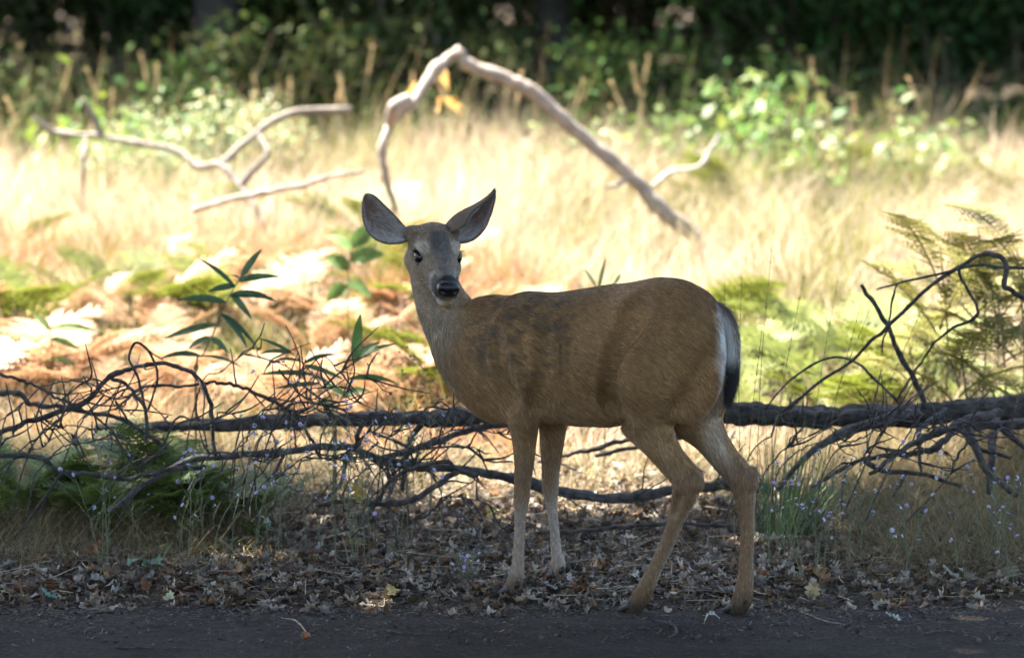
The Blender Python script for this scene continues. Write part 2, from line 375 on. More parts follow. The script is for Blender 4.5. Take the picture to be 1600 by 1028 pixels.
swell([(802, 510), (798, 545), (802, 585)], .005, .035, .045)
swell([(815, 605), (818, 640), (819, 668)], .004, .022, .03)
fold([(985, 478), (972, 505), (960, 540), (953, 580), (957, 615)], .0025, .036, .045)
fold([(945, 612), (962, 640), (975, 655)], .005, .016, .03)
fold([(852, 520), (850, 560), (845, 600), (842, 640)], .0045, .024, .035)
fold([(768, 520), (772, 560), (784, 605), (795, 632)], .004, .022, .035)
fold([(1046, 690), (1056, 712), (1062, 738)], .004, .010, .02)
fold([(1134, 690), (1146, 714), (1150, 738)], .004, .010, .02)
fold([(1060, 775), (1052, 805)], .003, .008, .014)
fold([(1105, 560), (1085, 610), (1062, 645)], .004, .022, .035)
def surface_nets(D, lo, h):
    ins = D < 0; nx, ny, nz = D.shape
    c = np.zeros((nx - 1, ny - 1, nz - 1), np.int8)
    for a in (0, 1):
        for b in (0, 1):
            for e in (0, 1): c += ins[a:nx - 1 + a, b:ny - 1 + b, e:nz - 1 + e]
    I, J, K = np.nonzero((c > 0) & (c < 8)); n = len(I)
    idx = np.full(c.shape, -1, np.int32); idx[I, J, K] = np.arange(n)
    P = np.zeros((n, 3)); cnt = np.zeros(n)
    cor = [(a, b, e) for a in (0, 1) for b in (0, 1) for e in (0, 1)]; val = {q: D[I + q[0], J + q[1], K + q[2]].astype(float) for q in cor}
    for q in cor:
        for k in range(3):
            if q[k] == 0:
                w = list(q); w[k] = 1; w = tuple(w); a, b = val[q], val[w]; m = (a < 0) != (b < 0)
                t = np.where(m, a / np.where(m, a - b, 1), 0)
                for m_ in range(3): P[:, m_] += np.where(m, q[m_] + (t if m_ == k else 0), 0)
                cnt += m
    P = P / cnt[:, None] + np.stack([I, J, K], -1)
    Fs = []
    for k in range(3):
        u, v = (k + 1) % 3, (k + 2) % 3
        a = np.moveaxis(ins, k, 0); m = np.moveaxis(a[:-1] != a[1:], 0, k)
        q = np.stack(np.nonzero(m), -1); q = q[(q[:, u] > 0) & (q[:, v] > 0) & (q[:, u] < c.shape[u]) & (q[:, v] < c.shape[v])]
        def g(du, dv):
            r = q.copy(); r[:, u] -= du; r[:, v] -= dv; return idx[r[:, 0], r[:, 1], r[:, 2]]
        f = np.stack([g(1, 1), g(0, 1), g(0, 0), g(1, 0)], -1)
        flip = ~ins[q[:, 0], q[:, 1], q[:, 2]]; f[flip] = f[flip][:, ::-1]; Fs.append(f)
    return lo + P * h, np.concatenate(Fs)
BV, BF = surface_nets(D, LO, H)
BF = BF[(BF >= 0).all(1)]

# ears: curled shells, joined to the body mesh
def ear(rows, nu=22, nv=16, thick=.0045):
    # rows: list over stations (root to tip) of control points across the ear, each (px, py, metres behind the head origin)
    G = np.array([[at(a, b, OH[1] + c) for a, b, c in r] for r in rows])
    G = np.stack([spline(G[:, j], nu) for j in range(G.shape[1])], 1)
    G = np.stack([spline(G[i], nv) for i in range(nu)], 0)
    n = np.cross(np.gradient(G, axis=0), np.gradient(G, axis=1)); n /= np.linalg.norm(n, axis=2)[..., None] + 1e-9
    A, B = G + n * thick * .5, G - n * thick * .5
    i, j = np.meshgrid(np.arange(nu - 1), np.arange(nv - 1), indexing='ij'); q = np.stack([i * nv + j, (i + 1) * nv + j, (i + 1) * nv + j + 1, i * nv + j + 1], -1).reshape(-1, 4)
    o = nu * nv; ring = [k for k in range(nv)] + [k * nv + nv - 1 for k in range(1, nu)] + [(nu - 1) * nv + k for k in range(nv - 2, -1, -1)] + [k * nv for k in range(nu - 2, 0, -1)]
    ring = np.array(ring); nx_ = np.roll(ring, -1)
    F = np.vstack([q, q[:, ::-1] + o, np.stack([ring, nx_, nx_ + o, ring + o], -1)])
    vv = np.tile(np.linspace(0, 1, nv), nu); ut = np.repeat(np.linspace(0, 1, nu), nv)
    return np.vstack([A.reshape(-1, 3), B.reshape(-1, 3)]), F, np.concatenate([vv, vv]), np.concatenate([ut, ut]), np.repeat([0, 1], o)
earL = ear([[(648, 358, .045), (643, 366, .060), (640, 374, .045)],
            [(637, 358.5, .035), (627, 372, .062), (626, 380, .045)],
            [(622, 342.5, .025), (606, 362, .066), (602, 380.5, .040)],
            [(604, 324, .022), (589, 346, .060), (580, 369, .032)],
            [(588, 308.5, .022), (577, 328, .048), (568.5, 347, .028)],
            [(578, 303.5, .024), (571, 313, .035), (566.5, 323, .028)],
            [(572, 303.5, .028), (569.5, 306.5, .030), (567.5, 311, .029)]])
earR = ear([[(700, 368, .03), (694, 364, .045), (690, 361, .06), (698, 368, .075), (706, 372, .055)],
            [(712, 360, .012), (704, 352, .030), (702, 346.5, .055), (712, 366, .078), (717, 380, .040)],
            [(726, 352, .005), (718, 341, .025), (717.5, 333.5, .05), (730, 358, .078), (738, 376, .035)],
            [(735, 335, .005), (734, 328, .025), (739, 323, .045), (748, 346, .068), (755, 361, .03)],
            [(751, 320.5, .01), (751, 316.5, .025), (754, 314.5, .035), (761, 329, .05), (766, 338, .03)],
            [(764, 308, .018), (764.5, 306, .025), (766, 304, .03), (770, 310, .036), (773, 313, .028)],
            [(772.5, 296, .025), (772.7, 295.5, .026), (773, 295.3, .027), (773.4, 297, .028), (773.6, 298, .026)]])

# coat colours (in the deer's own measure: along the spine s, left of the spine l, height z, head frame)
def coat(P, ear_info=None):
    P = np.asarray(P); q = P - MID; s = q @ FWD; l = q @ LFT; z = P[:, 2]; hq = P - OH; a, b, c = hq @ f_, hq @ lt / HW, hq @ uu
    n1 = .55 * vnoise(P, 24.0) + .45 * vnoise(P + 5, 70.0); n2 = vnoise(P * np.array([1, 1, .6]) + 7, 90.0); n3 = vnoise(P + 3, 9.0)
    C = np.zeros((len(P), 3)) + np.array([.235, .128, .048])
    mix = lambda C, t, k: C * (1 - np.asarray(t)[:, None]) + np.asarray(t)[:, None] * np.array(k)
    C = C * (0.82 + .36 * n3)[:, None]
    C = mix(C, .55 * sstep(.80, .97, z) * sstep(.42, .2, s), (.145, .082, .034))            # darker back
    C = mix(C, .5 * sstep(.66, .50, z) * sstep(.42, .3, s), (.25, .150, .070))            # flanks
    blot = sstep(.44, .72, n1) * sstep(.02, .12, s) * sstep(.46, .34, s) * sstep(.60, .72, z) * sstep(1.0, .88, z)
    C = mix(C, .55 * blot, (.055, .042, .031))
    blot = sstep(.54, .68, n2) * sstep(-.1, .1, s) * sstep(.50, .36, s) * sstep(.62, .74, z)
    C = mix(C, .55 * blot, (.055, .042, .031))
    C = mix(C, sstep(.40, .56, s) * sstep(.52, .62, z), (.225, .152, .088))               # neck greyer
    C = mix(C, .4 * sstep(.40, .5, s) * sstep(.045, .10, l + (s - .5) * .1) * sstep(.70, .78, z) * sstep(1.0, .9, z), (.36, .29, .22))   # throat side pale
    belly = sstep(.545, .475, z + .02 * n1) * sstep(-.22, -.12, s) * sstep(.14, .06, s) * sstep(.4, .46, z)
    C = mix(C, belly * .85, (.36, .29, .21))
    leg = sstep(.47, .40, z)
    C = mix(C, leg, (.195, .115, .058))
    inner = sstep(.0, .045, -np.sign(l) * (np.abs(l) - .085) + .012)
    C = mix(C, leg * inner * .6 * sstep(.05, .12, z) * sstep(.42, .34, z), (.40, .34, .27))
    front = (s > .12) & (z < .44)
    C = mix(C, front * sstep(.33, .26, z) * sstep(.03, .1, z) * .45, (.36, .31, .26))
    C = mix(C, front * sstep(.16, .28, s) * 0, (.2, .2, .2))
    C = mix(C, sstep(.11, .04, z) * .75, (.10, .06, .032)); C = mix(C, sstep(.05, .025, z) * .7, (.035, .026, .02))
    rump = sstep(.105, .085, np.sqrt(((s + .42) / .75) ** 2 + ((l + .006) / .85) ** 2 + ((z - .765) / 1.55) ** 2))
    C = mix(C, rump * (.55 + .45 * sstep(.3, .6, n2)), (.74, .70, .65))
    inr = sstep(-.26, -.33, s) * sstep(.70, .62, z) * sstep(.38, .50, z) * sstep(.075, .045, np.abs(l + .02))
    C = mix(C, inr * .45, (.42, .36, .29))
    hd_ = sstep(-.11, -.075, a) * sstep(.10, .06, np.sqrt(b * b + (c * .8) ** 2)) * sstep(.19, .16, np.sqrt(a * a + b * b + c * c))
    F_ = np.zeros_like(C) + np.array([.225, .165, .112])
    F_ = mix(F_, sstep(.03, .0, np.abs(a + .045)) * sstep(.02, .04, c) * .6, (.15, .095, .055))
    F_ = mix(F_, .85 * sstep(.034, .015, np.abs(b)) * sstep(-.035, -.015, a) * sstep(.10, .03, a) * sstep(.0, .02, c), (.075, .068, .064))
    F_ = mix(F_, .6 * sstep(.02, .012, np.abs(b)) * sstep(.03, .07, a) * sstep(-.01, .0, c), (.12, .11, .105))
    F_ = mix(F_, .85 * sstep(.024, .012, np.sqrt(((a - .008) * .7) ** 2 + (c - .033) ** 2)) * sstep(.022, .034, np.abs(b)), (.40, .33, .25))
    F_ = mix(F_, .7 * sstep(-.018, -.04, c) * sstep(.10, .02, a), (.275, .195, .115))
    F_ = mix(F_, .75 * sstep(.085, .115, a) * sstep(.020, .0, c), (.36, .32, .28)); F_ = F_ * (.78 + .44 * vnoise(P, 120.))[:, None]
    F_ = mix(F_, .8 * sstep(-.048, -.055, c) * sstep(.05, .10, a), (.46, .42, .38))
    mouth = sstep(.006, .003, np.abs(c + .046 + (a - .12) * .05)) * sstep(.085, .11, a)
    F_ = mix(F_, mouth, (.02, .017, .016))
    F_ = mix(F_, sstep(.135, .146, a) * sstep(-.05, -.038, c), (.016, .014, .013))
    F_ = mix(F_, .7 * sstep(.004, .0, np.abs(a - .128)) * 0 + .8 * sstep(.110, .128, a) * sstep(.034, .026, np.abs(b) * 0 + np.abs(c + .022)) * sstep(.015, .028, np.abs(b)) * sstep(.15, .14, a), (.05, .045, .042))
    eye = np.minimum.reduce([np.sqrt((a - .004) ** 2 + (np.abs(b) - .056) ** 2 * .6 + ((c - .004) * 1.3) ** 2)])
    F_ = mix(F_, sstep(.0255, .0215, eye), (.02, .016, .013))
    F_ = mix(F_, .8 * sstep(.007, .004, np.sqrt((a - .03) ** 2 * .5 + (c + .012) ** 2)) * sstep(.02, .03, np.abs(b)), (.03, .025, .02))
    C = C * (1 - hd_[:, None]) + F_ * hd_[:, None]
    if ear_info is not None:
        v, u, side, inner_side, rimw = ear_info
        E = np.zeros_like(C) + np.array([.16, .118, .082])
        ins = (side == inner_side)
        I_ = np.zeros_like(C) + np.array([.20, .125, .10])
        I_ = mix(I_, .8 * sstep(.5, .15, u) , (.46, .43, .42))
        I_ = mix(I_, .7 * sstep(.72, .98, v), (.40, .37, .35)); I_ = mix(I_, .6 * sstep(.25, .02, v), (.42, .39, .37))
        I_ = mix(I_, .5 * sstep(.45, .7, n2), (.13, .09, .075))
        E = np.where(ins[:, None], I_, E)
        rim = np.maximum(sstep(.05, .0, v), sstep(.95, 1, v)); E = mix(E, .8 * rim, (.07, .055, .045)); E = mix(E, .7 * sstep(.86, 1, u), (.07, .055, .048))
        C = E
    return np.clip(C, .004, .9)

deer = thing('deer', 'brown doe standing at the road edge with her head turned back', 'deer', (MID[0], MID[1], 0))
DO = np.array([MID[0], MID[1], 0])
parts = [(BV, BF, coat(BV))]
for e, inner_side in ((earL, None), (earR, None)):
    V, F, v, u, side = e
    # inner face = the one whose normal looks at the opening: test by the shell's concave side
    ctr = V.mean(0); half = len(V) // 2
    A, B = V[:half], V[half:]
    mid_ = (v[:half] > .4) & (v[:half] < .6); rim_ = (v[:half] < .1) | (v[:half] > .9)
    opening = V[:half][rim_].mean(0)
    ia = np.linalg.norm(A[mid_] - opening, axis=1).mean() < np.linalg.norm(B[mid_] - opening, axis=1).mean()
    parts.append((V, F, coat(V, (v, u, side, 0 if ia else 1, .05)), 0 if ia else 1))
Vall, Fall, Call, n0 = [], [], [], 0
for V, F, C in [q[:3] for q in parts]: Vall.append(V); Fall.append(F + n0); Call.append(C); n0 += len(V)
Vall, Fall, Call = np.concatenate(Vall), np.concatenate(Fall), np.concatenate(Call)
body_me = mesh_data('body', Vall - DO, Fall, M_skin, Call)
body = obj('body', body_me, deer)

# coat of hair: short strands lying along the body
def grow(V, F, normals, n, flowfn, length, lift, colfn, rad, g, npt=4):
    a = V[F]; ar = .5 * np.linalg.norm(np.cross(a[:, 2] - a[:, 0], a[:, 3] - a[:, 1]), axis=1)
    fi = g.choice(len(F), n, p=ar / ar.sum()); u, v = g.random((2, n)); w = np.stack([(1 - u) * (1 - v), u * (1 - v), u * v, (1 - u) * v], 1)
    root = (a[fi] * w[..., None]).sum(1); nn = (normals[F[fi]] * w[..., None]).sum(1); nn /= np.linalg.norm(nn, axis=1)[:, None] + 1e-9
    fl = flowfn(root); fl = fl + .22 * g.normal(size=fl.shape); fl -= nn * (fl * nn).sum(1)[:, None]; fl /= np.linalg.norm(fl, axis=1)[:, None] + 1e-9
    L = length(root) * g.uniform(.6, 1.25, n); li = lift(root) * g.uniform(.5, 1.6, n)
    t = np.linspace(0, 1, npt); sag = np.array([0, 0, -1.0]) * .10
    d = fl + nn * li[:, None]
    Pn = root[:, None] + (d * L[:, None])[:, None] * t[None, :, None] + ((sag - nn * li[:, None] * .45) * L[:, None])[:, None] * (t ** 2)[None, :, None]
    return Pn, colfn(root), rad(root)
def hair_obj(name, P, C, rad, mat, parent, org):
    n, k = P.shape[:2]; hc = bpy.data.hair_curves.new(name); hc.add_curves([k] * n)
    hc.attributes['position'].data.foreach_set('vector', np.ascontiguousarray(P - org, np.float32).ravel())
    r = hc.attributes.get('radius') or hc.attributes.new('radius', 'FLOAT', 'POINT')
    r.data.foreach_set('value', (rad[:, None] * np.linspace(1, .25, k)[None]).astype(np.float32).ravel())
    c = np.ones((n, 4), np.float32); c[:, :3] = C
    a = hc.attributes.new('Col', 'FLOAT_COLOR', 'CURVE'); a.data.foreach_set('color', c.ravel())
    hc.materials.append(mat); return obj(name, hc, parent)
def hair_mat():
    m, nt, out = new_mat('deer_hair'); a = N_(nt, 'ShaderNodeAttribute', attribute_name='Col')
    p = N_(nt, 'ShaderNodeBsdfPrincipled', Roughness=.55); p.inputs['Specular IOR Level'].default_value = .35
    nt.links.new(a.outputs['Color'], p.inputs['Base Color']); nt.links.new(p.outputs[0], out.inputs[0]); return m
M_hair = hair_mat()
TAILDIR = -FWD
def flow(P):
    q = P - MID; s = q @ FWD; l = q @ LFT; z = P[:, 2]; hq = P - OH; a = hq @ f_
    trunk = -FWD[None] * 1.0 + UP[None] * (-.30 - .9 * sstep(.75, .5, z) - .5 * sstep(-.25, -.4, s))[:, None]
    legd = np.array([.05, 0, -1.0])[None] + 0 * P
    neckd = np.array([.30, -.1, -1.0])[None] + 0 * P
    w = sstep(.52, .40, z)[:, None]; d = trunk * (1 - w) + legd * w
    w = (sstep(.38, .50, s) * sstep(.6, .7, z))[:, None]; d = d * (1 - w) + neckd * w
    w = sstep(.20, .15, np.linalg.norm(hq, axis=1))[:, None] * sstep(-.10, -.05, a)[:, None]
    face = -f_[None] * 1.0 + uu[None] * .2 + lt[None] * (np.sign(hq @ lt) * .35)[:, None]
    return d * (1 - w) + face * w
def headw(P): return sstep(.22, .16, np.linalg.norm(P - OH, axis=1)) * sstep(-.14, -.08, (P - OH) @ f_)
def hlen(P):
    q = P - MID; s = q @ FWD; z = P[:, 2]
    L = .019 + .006 * sstep(.4, .5, s) * sstep(.6, .7, z); L = L * (1 - .45 * sstep(.45, .3, z)); L = L * (1 - .55 * headw(P))
    rump = sstep(-.34, -.40, s) * sstep(.66, .7, z); return L + .012 * rump
def hlift(P): return .16 + .14 * headw(P)
def hcol_f(g):
    def fn(P):
        C = coat(P) * np.exp(g.normal(size=len(P)) * .46)[:, None]
        dk = g.random(len(P)) < .10 * sstep(.5, .6, P[:, 2]); C[dk] = C[dk] * .3
        lg = g.random(len(P)) < .08; C[lg] = C[lg] * 1.5 + .02; return np.clip(C, .004, .9)
    return fn
hg = np.random.default_rng(11)
nrm = np.empty(len(Vall) * 3, np.float32); body_me.vertex_normals.foreach_get('vector', nrm); nrm = nrm.reshape(-1, 3)
nb = len(BV)
P_, C_, r_ = grow(BV, BF, nrm[:nb], 230000, flow, hlen, hlift, hcol_f(hg), lambda P: .00034 - .00008 * headw(P), hg)
hq = P_[:, 0] - OH; A_, B_, Cc_ = hq @ f_, hq @ lt / HW, hq @ uu
bare = ((A_ > .146) & (Cc_ > -.040) & (np.linalg.norm(hq, axis=1) < .2)) | (np.sqrt((A_ - .004) ** 2 + (np.abs(B_) - .056) ** 2 * .6 + ((Cc_ - .004) * 1.3) ** 2) < .0235)
P_, C_, r_ = P_[~bare], C_[~bare], r_[~bare]
# ear hair
EP, EC, ER = [], [], []
for k, (e, par) in enumerate(((earL, parts[1]), (earR, parts[2]))):
    V, F, v, u, side = e; off = nb + (0 if k == 0 else len(earL[0]))
    tipd = V[u > .9].mean(0) - V[u < .1].mean(0); tipd /= np.linalg.norm(tipd)
    Cv = par[2]
    def cf(Pq, V=V, Cv=Cv):
        out = np.empty((len(Pq), 3))
        for i in range(0, len(Pq), 500):
            j = ((Pq[i:i + 500, None] - V[None]) ** 2).sum(2).argmin(1); out[i:i + 500] = Cv[j]
        return np.clip(out * hg.uniform(.6, 1.5, len(Pq))[:, None], .004, .9)
    p, c, r = grow(V, F, nrm[off:off + len(V)], 7000, lambda q, t=tipd: np.broadcast_to(t, q.shape) * 1.0, lambda q: np.full(len(q), .010), lambda q: np.full(len(q), .18), cf, lambda q: np.full(len(q), .00022), hg)
    EP.append(p); EC.append(c); ER.append(r)
    fi = (side[F] == par[3]).all(1) & (u[F] < .6).all(1) & (u[F] > .04).all(1)     # long pale hairs inside the ear
    p, c, r = grow(V, F[fi], nrm[off:off + len(V)], 420, lambda q, t=tipd: np.broadcast_to(t, q.shape) * 1.0, lambda q: np.full(len(q), .024), lambda q: np.full(len(q), .30), lambda q: np.array([.50, .46, .42]) * hg.uniform(.5, 1.3, len(q))[:, None], lambda q: np.full(len(q), .0003), hg)
    EP.append(p); EC.append(c); ER.append(r)
tag(hair_obj('fur', np.concatenate([P_] + EP), np.concatenate([C_] + EC), np.concatenate([r_] + ER), M_hair, deer, DO), 'short brown coat of hair')

def blob(mb, c, axes, radii, colr, nu=16, nv=10, shape=None):
    A = np.array([np.asarray(v, float) / np.linalg.norm(v) for v in axes]); th = np.linspace(.02, math.pi - .02, nv); ph = np.arange(nu) * 2 * math.pi / nu
    T, Ph = np.meshgrid(th, ph, indexing='ij'); q = np.stack([np.sin(T) * np.cos(Ph), np.sin(T) * np.sin(Ph), np.cos(T)], -1)
    if shape: q = shape(q)
    V = np.asarray(c) + (q * np.array(radii)) @ A
    i, j = np.meshgrid(np.arange(nv - 1), np.arange(nu), indexing='ij'); j2 = (j + 1) % nu
    mb.add(V.reshape(-1, 3), np.stack([i * nu + j, (i + 1) * nu + j, (i + 1) * nu + j2, i * nu + j2], -1).reshape(-1, 4), colr)
# eyes, nose
for sgn in (-1, 1):
    mb = MB(); blob(mb, hp(.009, sgn * .0492, .004), (f_, uu, lt), (.0262, .0208, .0160), (.008, .006, .005), 24, 16)
    obj('eye', mb.data('eye', M_eye, DO), deer)
    mb = MB()      # upper lid with lashes
    ang = np.linspace(.25, math.pi - .15, 14); lid = np.array([hp(.006 + .0205 * math.cos(t), sgn * (.0555 - .007 * abs(math.cos(t))), .004 + .0135 * math.sin(t)) for t in ang])
    mb.add(*tube(lid, .0022, 6), (.03, .024, .02))
    for t in np.linspace(.5, 2.6, 12):
        p0 = hp(.006 + .0205 * math.cos(t), sgn * .057, .004 + .0135 * math.sin(t)); dd = lt * sgn * .014 + f_ * .008 + uu * .003
        mb.add(*tube(np.array([p0, p0 + dd * .6, p0 + dd + uu * .002]), [.0006, .0005, .0002], 4), (.015, .012, .01))
    obj('eyelid', mb.data('eyelid', M_skin, DO), deer)
def nose_shape(q):
    q = q.copy(); n = np.linalg.norm(q, axis=-1, keepdims=True); q = np.sign(q) * np.abs(q) ** .8
    for sg in (-1, 1):
        dd = np.sqrt((q[..., 1] - sg * .58) ** 2 + ((q[..., 2] + .05) * 1.2) ** 2); q[..., 0] -= .42 * np.exp(-(dd / .22) ** 2) * (q[..., 0] > 0)
    q[..., 0] -= .12 * np.exp(-(q[..., 1] / .08) ** 2) * (q[..., 2] < .3)
    w = 1 - .22 * np.clip(-q[..., 2], 0, 1); q[..., 1] *= w; return q
mb = MB(); blob(mb, hp(.163, 0, -.0145), (f_, lt, uu), (.0235, .0335, .0235), (.010, .009, .009), 40, 28, nose_shape); obj('nose', mb.data('nose', M_nose, DO), deer)
# cloven hooves and dewclaws
def foot(px, py, l, yaw=0.0):
    tip = pm(px, py, l); c, s = math.cos(yaw), math.sin(yaw); fw = FWD * c + LFT * s; lf = -FWD * s + LFT * c
    for sg in (-1, 1):
        mb = MB(); g0 = float(gz(tip[0], tip[1])) if tip[1] > -.12 else .003
        P = np.array([tip - fw * .028 + UP * .032, tip - fw * .004 + UP * .021, tip + fw * .017 + UP * .009]) + lf * sg * .011 + lf * sg * np.array([0, .002, -.002])[:, None]
        V, F = tube(spline(P, 7), np.linspace(.0165, .0085, 7), 10)
        V[:, 2] = np.maximum(V[:, 2], tip[2] - .001); mb.add(V, F, (.020, .016, .013)); obj('hoof', mb.data('hoof', M_hoof, DO), deer)
        mb = MB(); blob(mb, tip - fw * .050 + UP * .044 + lf * sg * .0145, (fw * .5 + UP * -.85, lf, fw * .85 + UP * .5), (.014, .0080, .0085), (.012, .010, .009), 10, 8); obj('dewclaw', mb.data('dewclaw', M_hoof, DO), deer)
foot(978, 960, .07); foot(1143, 960, -.087); foot(790, 934, .089); foot(860, 911, -.105)
# tail: narrow, dark above, white at the sides, black at the end
tl = [pm(1117, 476, 0), pm(1129, 492, 0), pm(1133, 520, 0), pm(1133, 560, 0), pm(1131, 595, 0), pm(1130, 618, 0)]
tb = -FWD
tp_ = spline(np.array(tl) + tb * np.array([0.0, .012, .022, .026, .024, .018])[:, None], 20); trd = np.interp(np.linspace(0, 1, 20), [0, .2, .45, .7, .9, 1], [.010, .012, .0135, .014, .011, .005])
V, F = tube(tp_, trd, 12); V = V - tb * ((V - tp_.mean(0)) @ tb * 0)[:, None]
def tailcol(P):
    P = np.asarray(P); l = (P - MID) @ LFT; z = P[:, 2]; C = np.zeros((len(P), 3)) + np.array([.13, .085, .05])
    mix = lambda C, t, k: C * (1 - t[:, None]) + t[:, None] * np.array(k)
    C = mix(C, sstep(.003, .009, np.abs(l)) * sstep(.62, .67, z), (.62, .59, .54)); C = mix(C, sstep(.775, .735, z), (.018, .015, .013)); return C
mb = MB(); mb.add(V, F, tailcol(V)); tail_me = mb.data('tail', M_skin, DO); tail = obj('tail', tail_me, deer); tail['label'] = 'white sided tail with a long black tip'
tn = np.empty(len(V) * 3, np.float32); tail_me.vertex_normals.foreach_get('vector', tn); tn = tn.reshape(-1, 3)
p, c, r = grow(V, F, tn, 9000, lambda q: np.broadcast_to(np.array([0.05, -.03, -1.0]), q.shape) * 1.0, lambda q: np.full(len(q), .040), lambda q: np.full(len(q), .12), lambda q: tailcol(q) * hg.uniform(.6, 1.25, len(q))[:, None], lambda q: np.full(len(q), .0004), hg)
hair_obj('tail_hair', p, c, r, M_hair, tail, DO)
# long white hairs of the rump patch
print('deer verts', len(Vall))
def near(x, y):
    u = 800 + FPX * x / (y + 11)
    return 'behind the low dead limb' if u < 430 else 'behind the forked dead limb' if u < 700 else 'behind the top of the thick arched limb' if u < 900 else 'behind the foot of the thick arched limb' if u < 1130 else 'behind the bright bramble' if u < 1400 else 'beyond the tall ferns'
# ------------------------------------------------------------------ trees that shade the verge, and the wood behind
def limb_path(p0, p1, sag, n, g, wob):
    t = np.linspace(0, 1, n)[:, None]; P = p0 * (1 - t) + p1 * t; P[:, 2] += sag * np.sin(t[:, 0] * math.pi)
    P[1:-1] += g.normal(size=(n - 2, 3)) * wob; return spline(P, n * 3)
def make_tree(name, label, base, lobes, nleaf, size, g, trunk_r, leafcol, group, barkcol=(.05, .042, .033), dense=None):
    b = np.array([base[0], base[1], float(gz(base[0], base[1])) - .1])
    t = thing(name, label, 'tree', b, group); mb = MB()
    c = np.array([l[:3] for l in lobes]); top = np.array([b[0] * .6 + c[:, 0].mean() * .4, b[1] * .6 + c[:, 1].mean() * .4, c[:, 2].mean()])
    tp = limb_path(b, top, 0, 6, g, trunk_r * .5); k = len(tp); V, F = tube(tp, trunk_r * np.linspace(1.15, .45, k) * (1 + .5 * np.exp(-np.arange(k) * 1.3)), 12, .14, g.integers(99)); mb.add(V, F, barkcol)
    for l in lobes:
        i = int(k * g.uniform(.45, .8)); e = np.array(l[:3]); P = limb_path(tp[i], e, g.uniform(-.3, .4), 5, g, .15)
        V, F = tube(P, trunk_r * np.linspace(.5, .1, len(P)), 8, .1, g.integers(99)); mb.add(V, F, barkcol)
        for _ in range(3):
            q = P[int(len(P) * g.uniform(.5, .95))]; e2 = e + rdir(1, g)[0] * np.array(l[3:]) * .75; P2 = limb_path(q, e2, 0, 4, g, .08)
            V, F = tube(P2, trunk_r * np.linspace(.16, .04, len(P2)), 6); mb.add(V, F, barkcol)
    obj('trunk', mb.data('trunk', M_trunk, b), t)
    vol = np.array([l[3] * l[4] * l[5] for l in lobes]); cnt = (nleaf * vol / vol.sum()).astype(int); Bs = []
    for l, n in zip(lobes, cnt):
        ncl = max(12, n // 45); u = rdir(ncl, g) * (g.random(ncl) ** .45)[:, None]; cl = np.array(l[:3]) + u * np.array(l[3:])
        k_ = g.integers(0, ncl, n); Bs.append(cl[k_] + g.normal(size=(n, 3)) * size * 1.6)
    Bs = np.concatenate(Bs); n = len(Bs); d = rdir(n, g); d[:, 2] -= .35; d /= np.linalg.norm(d, axis=1)[:, None]
    nn = rdir(n, g); nn[:, 2] = np.abs(nn[:, 2]) + .5; nn -= d * (nn * d).sum(1)[:, None]; nn /= np.linalg.norm(nn, axis=1)[:, None] + 1e-9
    V, F = kites(Bs, d, nn, size * g.uniform(.7, 1.3, n), size * .62 * g.uniform(.8, 1.2, n))
    C = np.array(leafcol) * g.uniform(.55, 1.5, n)[:, None] * (1 + .25 * g.normal(size=(n, 3)) * np.array([1, .4, .4]))
    obj('crown', mesh_data('crown', V - b, F, M_wleaf, np.repeat(np.clip(C, .005, .6), 4, 0)), t)
    return t
g = np.random.default_rng(21)
shade = [([(-8.2, 1.4, 7.0, 2.6, 2.7, 1.7), (-5.6, 1.8, 7.2, 2.6, 2.7, 1.8), (-6.8, -2, 8.2, 3.4, 3.0, 2.0)], (-6.3, -1.2), 'wide crowned oak shading the verge on the log\'s broken end'),
         ([(-3.2, 1.8, 7.1, 2.6, 2.6, 1.7), (-.8, 1.7, 7.0, 2.6, 2.6, 1.7), (-2.2, -1.6, 8.0, 3.2, 3.0, 2.0), (1.2, .7, 7.2, 2.4, 2.6, 1.6)], (-4.2, -3.0), 'tall oak whose crown hangs over the standing doe'),
         ([(-6, -6.5, 8.2, 3.6, 3.2, 2.0), (-2.6, -6.2, 8.0, 3.4, 3.2, 2.0), (-4, -10, 8.5, 3.8, 3.2, 2.0)], (-5.2, -7.8), 'broad oak beside the dirt road behind the camera'),
         ([(1.4, -2.6, 8.2, 3.0, 3.0, 1.9), (1.5, -7, 8.6, 3.2, 3.0, 2.0), (4.6, -4.6, 8.0, 2.8, 3.2, 1.9)], (4.3, -5.6), 'leaning oak across the road from the meadow')]
for lobes, base, lab in shade:
    make_tree('oak_tree', lab, base, lobes, 42000, .18, g, .28, (.07, .11, .03), 'oaks shading the road')
